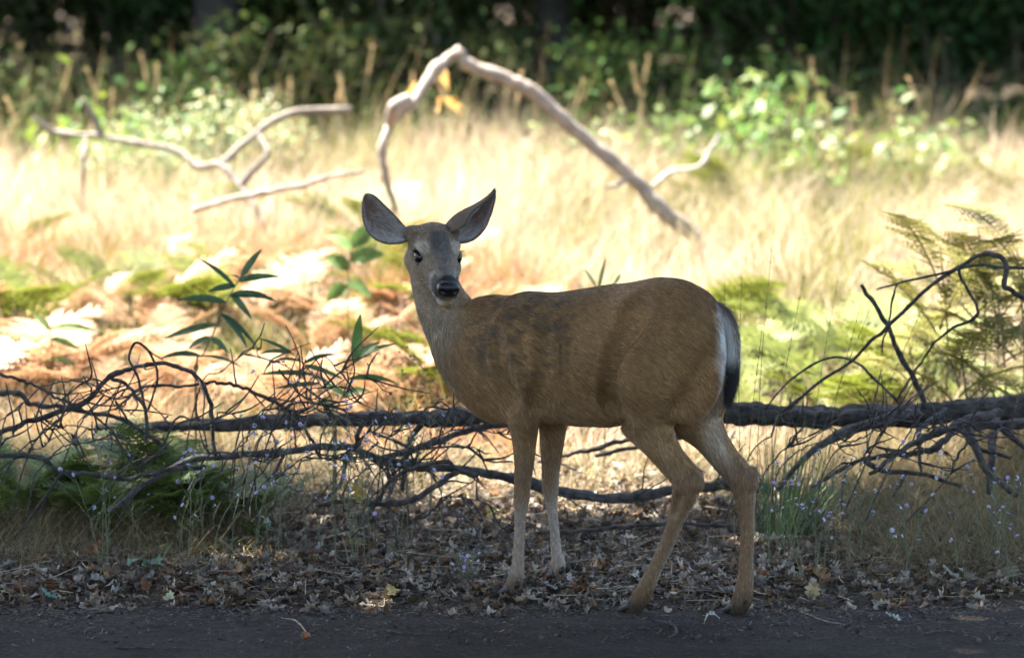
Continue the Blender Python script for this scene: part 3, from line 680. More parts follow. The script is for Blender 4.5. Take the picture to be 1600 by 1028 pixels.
# the wood
wood_lab = ['dark evergreen in the wood behind the meadow', 'slender oak in the wood behind the meadow']
g = np.random.default_rng(33)
for i, (tx, ty) in enumerate([(-7.5, 17.2), (-4.6, 18.6), (-2.2, 17.0), (.4, 18.8), (2.6, 17.2), (5.0, 18.6), (7.6, 17.2), (-9.5, 24), (-6, 27), (-1.5, 27), (3, 27.5), (8, 26), (-4, 33), (1, 34), (6, 33), (11, 22), (-12.5, 20), (14, 27), (-14, 28)]):
    hgt = g.uniform(5.5, 7.5); lobes = [(tx + g.normal() * 1.0, ty + g.uniform(-.8, 1.2), hgt + g.normal() * .6, 2.5, 2.3, 2.3), (tx + g.normal(), ty + 1 + g.normal() * .5, hgt - 2.3, 2.0, 1.6, 1.3), (tx + g.normal(), ty + g.uniform(.3, 1.5), hgt + 2, 2, 2, 1.6)]
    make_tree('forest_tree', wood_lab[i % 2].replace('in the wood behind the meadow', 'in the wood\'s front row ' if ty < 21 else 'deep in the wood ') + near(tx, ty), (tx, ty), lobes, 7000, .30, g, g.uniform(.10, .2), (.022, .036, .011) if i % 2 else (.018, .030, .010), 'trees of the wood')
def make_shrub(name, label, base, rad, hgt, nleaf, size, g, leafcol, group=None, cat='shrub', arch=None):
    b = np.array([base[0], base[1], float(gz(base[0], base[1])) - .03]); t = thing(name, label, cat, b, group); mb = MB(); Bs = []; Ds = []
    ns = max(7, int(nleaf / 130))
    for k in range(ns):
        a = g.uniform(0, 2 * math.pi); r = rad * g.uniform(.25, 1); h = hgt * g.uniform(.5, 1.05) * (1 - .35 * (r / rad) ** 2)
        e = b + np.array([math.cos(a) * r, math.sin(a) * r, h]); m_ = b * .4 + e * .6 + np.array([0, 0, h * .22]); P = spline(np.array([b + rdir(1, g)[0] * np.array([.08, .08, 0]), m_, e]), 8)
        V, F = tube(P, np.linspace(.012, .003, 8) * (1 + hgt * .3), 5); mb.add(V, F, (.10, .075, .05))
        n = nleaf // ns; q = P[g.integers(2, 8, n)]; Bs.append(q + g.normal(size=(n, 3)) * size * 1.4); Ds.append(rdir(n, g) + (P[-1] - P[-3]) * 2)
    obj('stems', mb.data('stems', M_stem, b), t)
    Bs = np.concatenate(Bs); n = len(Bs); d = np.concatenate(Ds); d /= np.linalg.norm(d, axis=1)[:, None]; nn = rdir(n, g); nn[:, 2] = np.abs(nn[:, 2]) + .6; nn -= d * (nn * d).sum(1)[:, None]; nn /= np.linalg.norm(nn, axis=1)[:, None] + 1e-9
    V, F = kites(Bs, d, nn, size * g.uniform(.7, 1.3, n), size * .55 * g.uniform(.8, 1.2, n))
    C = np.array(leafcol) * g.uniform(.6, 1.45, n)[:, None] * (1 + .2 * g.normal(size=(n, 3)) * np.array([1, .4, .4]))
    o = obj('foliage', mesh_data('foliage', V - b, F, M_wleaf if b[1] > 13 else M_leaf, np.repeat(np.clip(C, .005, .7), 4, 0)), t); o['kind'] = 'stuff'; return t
g = np.random.default_rng(44)
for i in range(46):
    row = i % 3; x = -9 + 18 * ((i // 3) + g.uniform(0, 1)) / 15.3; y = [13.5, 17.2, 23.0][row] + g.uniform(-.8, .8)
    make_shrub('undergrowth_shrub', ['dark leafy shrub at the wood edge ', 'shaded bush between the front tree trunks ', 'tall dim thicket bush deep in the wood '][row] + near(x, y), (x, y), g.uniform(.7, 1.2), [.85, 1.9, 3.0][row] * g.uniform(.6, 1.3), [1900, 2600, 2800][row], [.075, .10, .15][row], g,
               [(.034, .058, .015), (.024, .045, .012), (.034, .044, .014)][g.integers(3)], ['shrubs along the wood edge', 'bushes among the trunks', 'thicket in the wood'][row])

for i in range(22):
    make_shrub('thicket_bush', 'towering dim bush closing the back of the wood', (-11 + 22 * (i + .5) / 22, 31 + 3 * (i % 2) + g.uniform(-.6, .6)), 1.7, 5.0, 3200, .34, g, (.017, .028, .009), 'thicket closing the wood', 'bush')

for i in range(14):
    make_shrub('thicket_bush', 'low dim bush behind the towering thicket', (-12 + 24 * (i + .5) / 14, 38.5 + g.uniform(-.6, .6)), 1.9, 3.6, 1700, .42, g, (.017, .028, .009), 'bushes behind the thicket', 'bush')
# ------------------------------------------------------------------ meadow
g = np.random.default_rng(55)
def field(n, ylo, yhi, g, xs=1.0):
    y = ylo + (yhi - ylo) * g.random(n) ** .85; hw = (1.6 + (y + 11) * .155) * xs; return g.uniform(-1, 1, n) * hw, y
def grass_mesh(name, label, n, ylo, yhi, hfn, cfn, wfn, g, lean=.25, droop=.25, nseg=2, mask=None, xs=1.0):
    x, y = field(n, ylo, yhi, g, xs)
    if mask is not None: k = mask(x, y); x, y = x[k], y[k]
    n = len(x); b = np.stack([x, y, gz(x, y) - .01], 1); L = hfn(x, y) * g.uniform(.55, 1.25, n); a = g.uniform(0, 2 * math.pi, n)
    d = np.stack([np.cos(a) * lean, np.sin(a) * lean, np.ones(n)], 1) + g.normal(size=(n, 3)) * .1; d /= np.linalg.norm(d, axis=1)[:, None]
    s = np.stack([-np.sin(a + g.normal(size=n)), np.cos(a), 0 * a], 1); s /= np.linalg.norm(s, axis=1)[:, None]
    dr = np.stack([np.cos(a) * droop, np.sin(a) * droop, -droop * .6 + 0 * a], 1) * L[:, None] * g.uniform(.2, 1.8, n)[:, None]
    V, F, k = blades(b, d, s, L, wfn(n), dr, nseg); C = np.repeat(cfn(x, y, n), k, 0)
    return tag(obj(name, mesh_data(name, V, F, M_grass, C)), label, 'grass', kind='stuff')
def patch(x, y, sc, off): return vnoise(np.stack([x + off, y * .8 + off, 0 * x], -1), sc)
def clump_meadow(n, per):
    x, y = field(n, 2.3, 12.3, g); k = g.random(n) < .35 + .65 * sstep(.35, .6, patch(x, y, 2.2, 1.)); x, y = x[k], y[k]; n = len(x)
    hh = (.13 + .20 * sstep(4.0, 7.5, y) + .14 * patch(x, y, 1.3, 9.)) * g.uniform(.6, 1.35, n)
    C = np.array([.47, .365, .25]) * g.uniform(.6, 1.25, n)[:, None]
    gr = sstep(.44, .56, patch(x, y, 1.1, 3.)) * (g.random(n) < .6); C = np.where(gr[:, None] > .4, np.array([.17, .165, .045]) * g.uniform(.6, 1.3, n)[:, None], C)
    br = sstep(.34, .48, patch(x, y, 1.0, 17.)) * sstep(.7, -.4, x) * (g.random(n) < .62) * sstep(9, 6, y); C = np.where(br[:, None] > .4, np.array([.36, .175, .075]) * g.uniform(.6, 1.2, n)[:, None], C)
    i = np.repeat(np.arange(n), per); m = len(i); off = g.normal(size=(m, 2)) * .035; X, Y = x[i] + off[:, 0], y[i] + off[:, 1]; b = np.stack([X, Y, gz(X, Y) - .01], 1)
    d = np.stack([off[:, 0] * 7, off[:, 1] * 7, np.ones(m)], 1) + g.normal(size=(m, 3)) * .16 + np.repeat(g.normal(size=(n, 3)) * [.28, .28, 0], per, 0); d /= np.linalg.norm(d, axis=1)[:, None]; L = hh[i] * g.uniform(.5, 1.25, m)
    a = g.uniform(0, 2 * math.pi, m); sd_ = np.stack([np.cos(a), np.sin(a), 0 * a], 1); dr = np.stack([d[:, 0], d[:, 1], -.35 + 0 * a], 1) * (L * g.uniform(.1, .9, m))[:, None]
    V, F, k = blades(b, d, sd_, L, g.uniform(.003, .0085, m), dr, 2); return tag(obj('meadow_grass', mesh_data('meadow_grass', V, F, M_grass, np.repeat(np.clip(C[i] * g.uniform(.75, 1.25, m)[:, None], .01, .8), k, 0))), 'tall straw coloured dry grass filling the sunlit meadow', 'grass', kind='stuff')
clump_meadow(7800, 22)
grass_mesh('wood_edge_stems', 'thin tan grass stems standing in the shade before the wood', 1100, 11.8, 16.0, lambda x, y: .55 + .55 * patch(x, y, 1.1, 5.), lambda x, y, n: np.where((g.random(n) < .4)[:, None], np.array([.12, .13, .05]), np.array([.26, .19, .10])) * g.uniform(.5, 1.3, n)[:, None], lambda n: g.uniform(.006, .013, n), g, .12, .2)
grass_mesh('edge_grass', 'pale tangled grass and weeds where the meadow meets the wood', 7500, 11.2, 15.5, lambda x, y: .30 + .35 * patch(x, y, 1.1, 5.), lambda x, y, n: np.where((g.random(n) < .45)[:, None], np.array([.14, .19, .05]), np.array([.34, .26, .14])) * g.uniform(.6, 1.3, n)[:, None], lambda n: g.uniform(.005, .012, n), g)

# ------------------------------------------------------------------ ferns
def frond_data(name, g, n=15, brown=0.0, colr=(.10, .16, .03)):
    mb = MB(); t = np.linspace(0, 1, 14); arch = g.uniform(.18, .34)
    R_ = np.stack([0 * t + .03 * np.sin(t * 3), t, t * .55 - arch * 1.6 * t ** 2], 1); mb.add(*tube(R_, np.linspace(.012, .003, 14), 5), np.array([.16, .13, .05]))
    for k in range(n):
        u = .22 + .76 * k / (n - 1); P0 = np.array([np.interp(u, t, R_[:, j]) for j in range(3)]); Lp = .36 * math.sin(math.pi * min(1, (1 - u) * .9 + .12)) ** .9 * (1 - u * .25)
        for sg in (-1, 1):
            d0 = np.array([sg * .9, .42, .10 + g.normal() * .10]); d0 /= np.linalg.norm(d0); m = 7; w = np.linspace(.06, 1, m)
            ax_ = P0 + d0 * (Lp * w)[:, None] + np.array([0, .04, -.10])[None] * (w ** 2)[:, None] * Lp
            for s2 in (-1, 1):
                dd = np.cross(d0, [0, 0, 1.0]) * s2 + d0 * .5; dd /= np.linalg.norm(dd); LL = Lp * .30 * (1.05 - w) + .006
                nn = np.broadcast_to(np.array([0, -.1, 1.0]), (m, 3)); V, F = kites(ax_, np.broadcast_to(dd, (m, 3)) + g.normal(size=(m, 3)) * .06, nn, LL, np.full(m, Lp * .13 + .008), .05)
                c = np.array(colr) * g.uniform(.7, 1.3); c = c * (1 - brown) + np.array([.38, .215, .12]) * brown; mb.add(V, F, c)
    return mb.data(name, M_fern)
g = np.random.default_rng(66)
FR_green = [frond_data('frond', g, 15, 0.0, (.115, .135, .02)) for _ in range(3)]; FR_mix = [frond_data('frond', g, 14, .15, (.13, .15, .03)) for _ in range(3)]; FR_brown = [frond_data('frond', g, 13, .95) for _ in range(3)]
FR_dark = [frond_data('frond', g, 15, .05, (.085, .14, .028)) for _ in range(3)]
def make_fern(label, x, y, size, nf, fr, g, group, tilt=.55, name='bracken_fern'):
    b = (x, y, float(gz(x, y)) - .02); t = thing(name, label, 'fern', b, group); a0 = g.uniform(0, 6)
    for k in range(nf):
        o = obj('frond', fr[g.integers(3)], t); s = size * g.uniform(.75, 1.15); o.scale = (s, s, s); o.rotation_euler = (tilt * g.uniform(.4, 1.3), g.normal() * .15, a0 + k * 2 * math.pi / nf + g.normal() * .3)
    return t
green_spots = [(-2.0, 5.2), (-1.7, 6.0), (-1.0, 6.6), (-.55, 5.4), (-.2, 4.4), (.25, 4.2), (.65, 4.0), (.95, 4.3), (1.15, 3.6), (1.4, 3.9), (1.65, 3.3), (-2.5, 8.2), (-1.6, 9.5), (-.7, 8.6), (1.3, 10.5), (2.0, 11.4), (2.7, 11.0), (-.25, 3.6), (.1, 5.6), (.5, 5.2), (.8, 3.3), (1.0, 3.0), (1.25, 3.1), (1.5, 2.9), (1.35, 4.6), (.75, 5.0), (-1.95, 6.6), (-2.3, 5.9), (-.45, 6.3), (-1.3, 5.5)]
for x, y in green_spots: make_fern('green bracken fern in the sunlit meadow grass ' + ('in front of the low dead limb' if x < -1.2 else 'behind the doe\'s head' if x < .05 else 'behind the doe\'s back' if x < .7 else 'between the tail and the dark twigs'), x + g.normal() * .06, y, g.uniform(.4, .62), 5, FR_green, g, 'green ferns in the meadow', .6)
for i in range(38):
    x, y = (g.uniform(-2.4, -.45), 2.9 + 4.6 * g.random() ** 1.2) if i < 30 else (g.uniform(-.3, .6), g.uniform(3.2, 5.0))
    make_fern('dead rust brown bracken fern in the meadow ' + ('behind the pale young plant' if x < -1.5 else 'behind the tall milkweed' if x < -.9 else 'behind the low milkweed' if x < -.4 else 'behind the doe'), x, y, g.uniform(.32, .5), 5, FR_brown, g, 'withered ferns in the meadow', .5)
for px, py, Y, s, nf in [(1470, 330, 2.4, .62, 5), (1530, 300, 2.6, .66, 5), (1590, 330, 2.2, .66, 5), (1440, 430, 2.9, .55, 5), (1560, 420, 2.0, .6, 6), (1500, 500, 1.9, .5, 5), (1610, 480, 1.8, .55, 5), (1660, 380, 2.2, .66, 5), (1420, 500, 2.6, .45, 5)]:
    p = at(px, py, Y); hgt = max(.25, p[2] - float(gz(p[0], Y))); t = make_fern(('tall' if py < 400 else 'short') + ' yellow green bracken fern ' + ('behind the looping twig' if px > 1480 else 'behind the upright dark stick') + (', topmost of the clump' if py == 300 else ''), p[0], Y, s * .62, nf, FR_mix, g, 'tall ferns behind the twigs', .45)
    P = np.array([[0, 0, 0], [.03, 0, hgt * .45], [0, .01, hgt * .88]]); mb = MB(); mb.add(*tube(spline(P, 8), .004, 6), (.14, .10, .04)); obj('stalk', mb.data('stalk', M_stem), t)
    for c in t.children:
        if c.name.startswith('frond'): c.location = (0, 0, hgt * g.uniform(.4, .88))
low_where = ['under the bend of the dark arched stick', 'between the arched stick and the log', 'under the foot of the arched stick', 'beside the smooth grey limb', 'where the thin sweeping stick comes down', 'half over the low dark bough']
for k, (px, Y, s) in enumerate([(120, .95, .28), (190, .85, .26), (250, 1.0, .28), (300, .85, .25), (350, .95, .26), (60, 1.05, .28), (395, .85, .24), (10, .95, .30), (280, 1.15, .34), (150, 1.2, .34)]):
    x = at(px, 700, Y)[0]; t = make_fern('low dark green feathery fern ' + low_where[[0, 0, 2, 2, 3, 4, 3, 5, 1, 1][k]], x, Y, s, 7, FR_dark, g, 'low ferns under the arched twigs', .55, 'low_fern')
    for c in t.children: c.location = (0, 0, .02 + .10 * g.random())
    mb = MB(); mb.add(*tube(spline(np.array([[0, 0, 0], [.01, 0, .1], [0, 0, .12]]), 6), .004, 6), (.06, .07, .03)); obj('stalk', mb.data('stalk', M_stem), t)

# ------------------------------------------------------------------ fallen wood
def path(pts): return np.array([at(*p) for p in pts])
BK = (.060, .050, .043)
def twig(name, pts, r0, r1, parent, org, seed, colr=BK, n=None, rough=.2, mat=None, ns=8, wob=.003):
    P = pts if isinstance(pts, np.ndarray) else path(pts); n = n or len(P) * 6; Q = spline(P, n); gg = np.random.default_rng(seed)
    w = np.stack([vnoise(np.stack([np.arange(n) * .35, 0 * np.arange(n) + seed * 1.7 + k * 9, 0. * np.arange(n)], -1)) - .5 for k in range(3)], 1) * wob * 2; w[0] *= 0; Q = Q + w
    r = np.linspace(r0, r1, n); kn = (gg.random(n) < .05) * gg.uniform(.05, .3 if r0 < .03 else .12, n); r = r * (1 + np.convolve(np.pad(kn, 3), np.hanning(9)[1:-1], 'valid')); r = r * (1 + .16 * (vnoise(np.stack([np.arange(n) * .12, 0. * np.arange(n) + seed, 0. * np.arange(n)], -1)) - .5)); V, F = tube(Q, r, ns, rough, seed)
    mb = MB(); mb.add(V, F, colr); return obj(name, mb.data(name, mat or M_bark, org), parent), Q
def sprout(Q, g, n, L, r, parent, org, seed, lift=.5, colr=BK):
    for k in range(n):
        i = g.integers(len(Q) // 5, len(Q) - 2); p = Q[i]; T = Q[i + 1] - Q[i - 1]; T /= np.linalg.norm(T); d = rdir(1, g)[0] + T * .9 + np.array([0, -.1, lift]); d /= np.linalg.norm(d); l = L * g.uniform(.5, 1.3)
        P = np.array([p, p + d * l * .45 + rdir(1, g)[0] * l * .08, p + d * l + rdir(1, g)[0] * l * .15]); twig('twig', P, r, r * .4, parent, org, seed + k, colr, 10, .15, ns=6, wob=.003)
def branch(name, label, pts, r0, r1, seed, kids=(), group=None, cat='branch', colr=BK, mat=None, sp=0, spL=.15, rough=.2, ns=10, main='limb', wob=.004):
    P = path(pts); i = P[:, 2].argmin(); org = np.array([P[i, 0], P[i, 1], P[i, 2]]); t = thing(name, label, cat, org, group)
    o, Q = twig(main, P, r0, r1, t, org, seed, colr, len(P) * (24 if ns > 18 else 12), rough, mat, ns, wob)
    for k, (kp, a, b) in enumerate(kids): twig('twig', path(kp), a, b, t, org, seed * 31 + k, colr, None, .15, mat, 7)
    if sp: sprout(Q, np.random.default_rng(seed), sp, spL, .0035, t, org, seed * 7, colr=colr)
    return t
YL = 1.25
branch('fallen_log', 'long dark fallen log lying behind the doe\'s legs', [(150, 672, 1.5), (380, 662, 1.4), (560, 656, 1.32), (660, 654, 1.3), (780, 648, YL), (900, 650, YL), (1040, 648, YL), (1135, 643, YL), (1240, 650, YL), (1304, 652, YL), (1420, 647, YL), (1520, 640, YL), (1640, 633, 1.3), (1760, 636, 1.35)], .018, .042, 3,
       [([(1445, 648, 1.24), (1441, 623, 1.22), (1427, 590, 1.2), (1406, 554, 1.18), (1392, 521, 1.15), (1382, 500, 1.15), (1361, 468, 1.12), (1345, 447, 1.1)], .011, .006),
        ([(1225, 645, 1.25), (1276, 599, 1.15), (1329, 566, 1.1), (1361, 533, 1.05), (1390, 509, 1.05), (1443, 456, 1.0), (1476, 431, 1.0), (1504, 415, .98), (1525, 400, .98), (1545, 397, .97), (1566, 404, .96), (1573, 423, .95), (1570, 446, .95), (1586, 458, .95), (1620, 474, .95)], .0045, .009),
        ([(1370, 452, 1.02), (1402, 443, 1.0), (1447, 433, 1.0), (1492, 421, .98), (1533, 414, 1.0), (1570, 418, 1.05), (1640, 419, 1.1)], .003, .006),
        ([(1498, 419, .98), (1504, 439, .96), (1521, 468, .95), (1527, 492, .95), (1488, 513, 1.0), (1463, 533, 1.05), (1447, 554, 1.1), (1427, 582, 1.15), (1402, 625, 1.22)], .005, .0035),
        ([(1402, 443, 1.0), (1394, 468, 1.02), (1388, 506, 1.03), (1380, 533, 1.04), (1378, 550, 1.05)], .003, .003),
        ([(1195, 640, 1.2), (1235, 594, 1.1), (1276, 566, 1.05), (1308, 558, 1.05), (1341, 568, 1.05), (1365, 590, 1.1), (1386, 611, 1.15), (1412, 640, 1.22)], .003, .004),
        ([(1215, 765, .8), (1250, 722, .88), (1284, 694, .97), (1329, 672, 1.05), (1386, 654, 1.1), (1430, 646, 1.2)], .007, .021),
        ([(1478, 640, 1.2), (1440, 668, 1.0), (1436, 700, .9), (1438, 735, .85)], .010, .005), ([(660, 660, 1.3), (640, 690, 1.25), (632, 730, 1.2), (630, 765, 1.2)], .012, .007),
        ([(1560, 640, 1.25), (1552, 680, 1.1), (1548, 730, 1.0), (1545, 770, .95)], .016, .010)], cat='log', sp=10, spL=.12, rough=.34, ns=22)
branch('fallen_branch', 'smooth grey limb lying across the litter below the log', [(170, 800, .55), (230, 755, .6), (290, 722, .65), (350, 712, .7), (446, 707, .75), (508, 698, .8), (554, 702, .8), (600, 720, .85), (660, 727, .88), (733, 735, .9), (800, 747, .92), (880, 770, .95), (960, 778, 1.0), (1040, 768, 1.0), (1140, 756, 1.05), (1200, 765, 1.1)], .008, .018, 5,
       [([(554, 704, .8), (560, 690, .78), (558, 679, .76), (571, 654, .74), (583, 646, .74), (605, 648, .72)], .010, .006), ([(546, 708, .8), (537, 737, .7), (529, 762, .62), (505, 780, .55)], .007, .004),
        ([(608, 722, .84), (616, 746, .7), (608, 775, .6), (604, 790, .55)], .008, .006), ([(583, 646, .74), (560, 662, .8), (520, 650, .8), (490, 637, .8)], .005, .003), ([(446, 707, .75), (430, 735, .7), (415, 760, .65)], .006, .003)], sp=9, spL=.16, colr=(.085, .076, .070))
branch('fallen_branch', 'forked dark bough resting on the dry leaves beside the doe', [(496, 788, .5), (546, 782, .5), (600, 787, .48), (646, 779, .5), (687, 756, .55), (712, 737, .6), (745, 742, .7)], .006, .010, 7,
       [([(587, 786, .49), (608, 754, .5), (633, 737, .5), (666, 725, .52), (700, 721, .55), (716, 735, .58)], .005, .006), ([(583, 790, .48), (567, 816, .42), (550, 840, .36)], .005, .003), ([(606, 788, .48), (616, 816, .4), (621, 845, .32)], .006, .004), ([(585, 790, .48), (585, 846, .36)], .004, .003), ([(554, 783, .5), (529, 825, .4)], .004, .003)], sp=6, spL=.12)
branch('fallen_branch', 'straight grey bough leaning from the litter up to the log', [(600, 714, 1.0), (650, 700, 1.05), (690, 687, 1.08), (740, 670, 1.12), (800, 660, 1.15), (860, 655, 1.2)], .009, .013, 9, [([(616, 690, .95), (650, 700, .95), (708, 698, .95), (733, 700, .95), (758, 719, .95), (800, 720, .98)], .004, .003)], sp=4)
branch('arched_twig', 'dark stick bent in a low arch over the ferns', [(-40, 690, .55), (0, 677, .6), (43, 659, .62), (109, 638, .65), (142, 621, .65), (165, 595, .66), (198, 578, .67), (238, 569, .68), (271, 572, .68), (304, 585, .7), (326, 618, .7), (332, 664, .7), (336, 720, .68)], .0085, .006, 11,
       [([(175, 592, .66), (198, 601, .64), (215, 620, .62), (228, 641, .6), (228, 690, .58)], .006, .006), ([(228, 645, .6), (218, 598, .62), (207, 572, .62), (202, 555, .62), (212, 535, .62), (228, 545, .63), (245, 575, .64), (245, 598, .64), (232, 640, .6)], .004, .0035), ([(225, 543, .62), (255, 562, .64)], .0025, .0015), ([(304, 585, .7), (318, 615, .66), (318, 660, .62), (322, 700, .6)], .003, .002)], sp=5)
branch('arched_twig', 'thin stick sweeping down from the left into the ferns', [(-60, 560, .9), (0, 583, .85), (33, 596, .83), (60, 605, .82), (86, 620, .8), (112, 631, .8), (160, 660, .78), (210, 720, .75)], .005, .003, 13, sp=4)
branch('arched_twig', 'low crooked stick lying behind the dark arched stick', [(-60, 615, 1.1), (0, 613, 1.05), (30, 616, 1.0), (50, 631, 1.0), (99, 636, .98), (149, 646, .95), (190, 655, .95), (260, 700, .9)], .009, .006, 15, sp=4)
branch('arched_twig', 'slim stick curving towards the log beside the flowers', [(180, 640, 1.0), (225, 606, .95), (281, 603, .93), (321, 598, .92), (350, 598, .9), (380, 606, .9), (413, 621, .9), (446, 638, .88), (470, 655, .86), (500, 715, .8)], .004, .006, 17, [([(436, 577, .85), (453, 598, .86), (476, 621, .87), (500, 632, .88), (540, 640, .9)], .003, .004), ([(440, 640, .88), (470, 628, .86), (520, 634, .85), (560, 628, .85)], .004, .002)], sp=6)
branch('fallen_branch', 'low dark bough half hidden under the ferns', [(-40, 722, .4), (0, 713, .42), (60, 715, .45), (95, 735, .45), (140, 740, .46), (190, 748, .48), (260, 735, .5), (320, 730, .5)], .008, .006, 19, [([(150, 790, .4), (180, 745, .46), (215, 720, .5), (260, 708, .52)], .004, .003), ([(100, 735, .44), (60, 790, .36), (30, 830, .3)], .005, .003)], sp=5)
branch('fallen_branch', 'crooked bough propped on the dry grass under the log', [(1270, 760, .6), (1325, 728, .72), (1373, 712, .75), (1419, 709, .75), (1460, 701, .75), (1480, 683, .78), (1500, 660, .85), (1560, 645, 1.0)], .005, .013, 21, [([(1414, 742, .7), (1396, 774, .62)], .006, .004), ([(1514, 670, .85), (1533, 719, .75), (1555, 747, .7), (1590, 775, .65)], .012, .008), ([(1346, 718, .75), (1380, 735, .7), (1440, 740, .7), (1500, 760, .66)], .010, .006)], sp=6)
branch('fallen_branch', 'gnarled bough crossing the dry grass beside the wildflowers', [(1360, 740, .7), (1420, 696, .88), (1480, 672, .95), (1540, 665, .98), (1600, 660, 1.0), (1680, 650, 1.05)], .006, .02, 23, [([(1500, 668, .95), (1530, 700, .85), (1580, 715, .8)], .009, .006), ([(1560, 664, .98), (1590, 690, .9), (1630, 720, .8)], .009, .006)], sp=6)
branch('fallen_branch', 'thin dark stick lying on the leaves between the doe\'s legs', [(872, 832, .65), (920, 828, .66), (960, 824, .67), (1010, 819, .68), (1060, 818, .68), (1140, 822, .68)], .006, .005, 25, sp=2, spL=.08)
branch('fallen_branch', 'thin curved bough under the doe\'s belly behind her legs', [(840, 720, 1.6), (880, 712, 1.6), (930, 700, 1.6), (990, 685, 1.6), (1090, 675, 1.6)], .006, .008, 27, [([(930, 712, 1.5), (985, 700, 1.5), (1040, 690, 1.5), (1090, 678, 1.5)], .007, .006), ([(845, 700, 1.55), (870, 720, 1.55), (900, 735, 1.5)], .004, .003)], sp=3)
branch('fallen_branch', 'short bent twig fallen in front of the dry leaf litter', [(691, 804, .35), (725, 808, .33), (745, 829, .28), (758, 856, .2)], .004, .003, 29, sp=2, spL=.07)
# pale arched limbs in the meadow
PALE = (.24, .195, .155)
branch('bare_limb', 'thick pale dead limb arching down into the meadow grass', [(722, 96, 8.0), (750, 110, 8.0), (800, 128, 8.0), (840, 150, 8.0), (880, 188, 8.0), (920, 222, 8.0), (960, 255, 8.0), (1000, 290, 8.0), (1030, 325, 8.0), (1075, 360, 8.0), (1120, 400, 8.0), (1180, 440, 8.0)], .034, .040, 31, [([(985, 278, 8), (960, 290, 7.9), (945, 292, 7.8)], .014, .008)], colr=PALE, mat=M_wood, rough=.10, main='limb', ns=18)
branch('bare_limb', 'forked pale dead limb leaning up to the arch', [(620, 330, 7.6), (603, 280, 7.6), (598, 230, 7.6), (612, 190, 7.7), (645, 160, 7.8), (672, 120, 7.9), (700, 92, 8.0), (722, 82, 8.0)], .015, .031, 33, [([(608, 200, 7.7), (615, 168, 7.6), (635, 156, 7.7)], .030, .038)], colr=PALE, mat=M_wood, rough=.12, ns=12)
branch('bare_limb', 'low grey dead limb reaching across the grass on two forks', [(52, 185, 9.0), (90, 207, 9.0), (150, 212, 8.9), (210, 222, 8.8), (275, 235, 8.7), (310, 260, 8.6), (345, 258, 8.5), (375, 292, 8.4), (400, 330, 8.3), (420, 400, 8.2)], .013, .021, 35, [([(128, 155, 8.9), (145, 180, 8.9), (158, 212, 8.9)], .014, .018), ([(135, 215, 8.9), (130, 262, 8.8), (128, 330, 8.8)], .012, .010), ([(372, 295, 8.4), (400, 262, 8.4), (418, 240, 8.4), (405, 210, 8.5)], .018, .012), ([(345, 258, 8.5), (380, 225, 8.6), (425, 190, 8.7), (470, 175, 8.8), (548, 172, 8.9)], .014, .022)], colr=(.15, .125, .10), mat=M_wood, rough=.12, ns=12)
branch('bare_limb', 'fallen pale limb lying flat in the grass behind the ears', [(300, 330, 7.2), (360, 312, 7.2), (420, 300, 7.2), (480, 288, 7.2), (520, 274, 7.2), (570, 268, 7.2)], .016, .009, 37, colr=PALE, mat=M_wood, rough=.12, ns=12)
branch('bare_limb', 'short white dead limb in the grass beside the thick arched limb', [(1020, 290, 9), (1050, 268, 9), (1090, 262, 9), (1110, 235, 9), (1124, 212, 9)], .013, .009, 39, colr=(.36, .32, .28), mat=M_wood, rough=.12, ns=12)
# ------------------------------------------------------------------ sunlit bushes and grass heads along the wood
g = np.random.default_rng(77)
for px, py, Y, rad, hg_, n, sz, c, lab in [(300, 250, 10.6, .75, .62, 2600, .045, (.20, .24, .11), 'grey green bush with small pale leaves beside the low dead limb'), (420, 250, 11.2, .6, .62, 1700, .045, (.25, .24, .12), 'thin straw tinted bush between the two dead limbs'),
                                           (1210, 230, 11.4, .7, .62, 300, .11, (.11, .16, .045), 'bright leafed bramble with arching shoots at the wood edge'), (1340, 250, 11.0, .65, .45, 330, .10, (.12, .165, .045), 'leafy bramble sprawling in the grass under the arching shoots'), (1090, 245, 11.8, .6, .4, 260, .09, (.10, .15, .04), 'low leafy bramble behind the thick arched limb'),
                                           (150, 230, 11.6, .5, .42, 260, .10, (.12, .19, .03), 'bright green sapling behind the low dead limb'), (960, 250, 11.8, .6, .35, 300, .09, (.09, .13, .04), 'low green bramble in the shade behind the arched limb'), (1480, 250, 11.2, .6, .36, 500, .07, (.2, .23, .10), 'pale weedy bush at the wood edge beyond the ferns')]:
    p = at(px, py, Y); make_shrub('sunlit_bush', lab, (p[0], Y), rad, hg_, n, sz, g, c, 'bushes at the meadow edge', 'bush')
p = at(688, 150, 8.2); t = thing('withered_leaf_spray', 'orange withered leaves on a twig hanging from the forked dead limb', 'leaves', p)
for k in range(5):
    mb = MB(); b = g.normal(size=(1, 3)) * .05; d = rdir(1, g) * .6 + np.array([[0, 0, -.6]]); d /= np.linalg.norm(d); mb.add(*kites(b, d, rdir(1, g), np.array([.12]), np.array([.09]), .2), (.48, .29, .09)); obj('leaf', mb.data('leaf', M_leaf), t)
mb = MB(); mb.add(*tube(spline(np.array([at(655, 150, 7.85) - p, [-.03, -.1, .08], [0, 0, 0]]), 8), .005, 5), (.2, .15, .1)); obj('twig', mb.data('twig', M_stem), t)
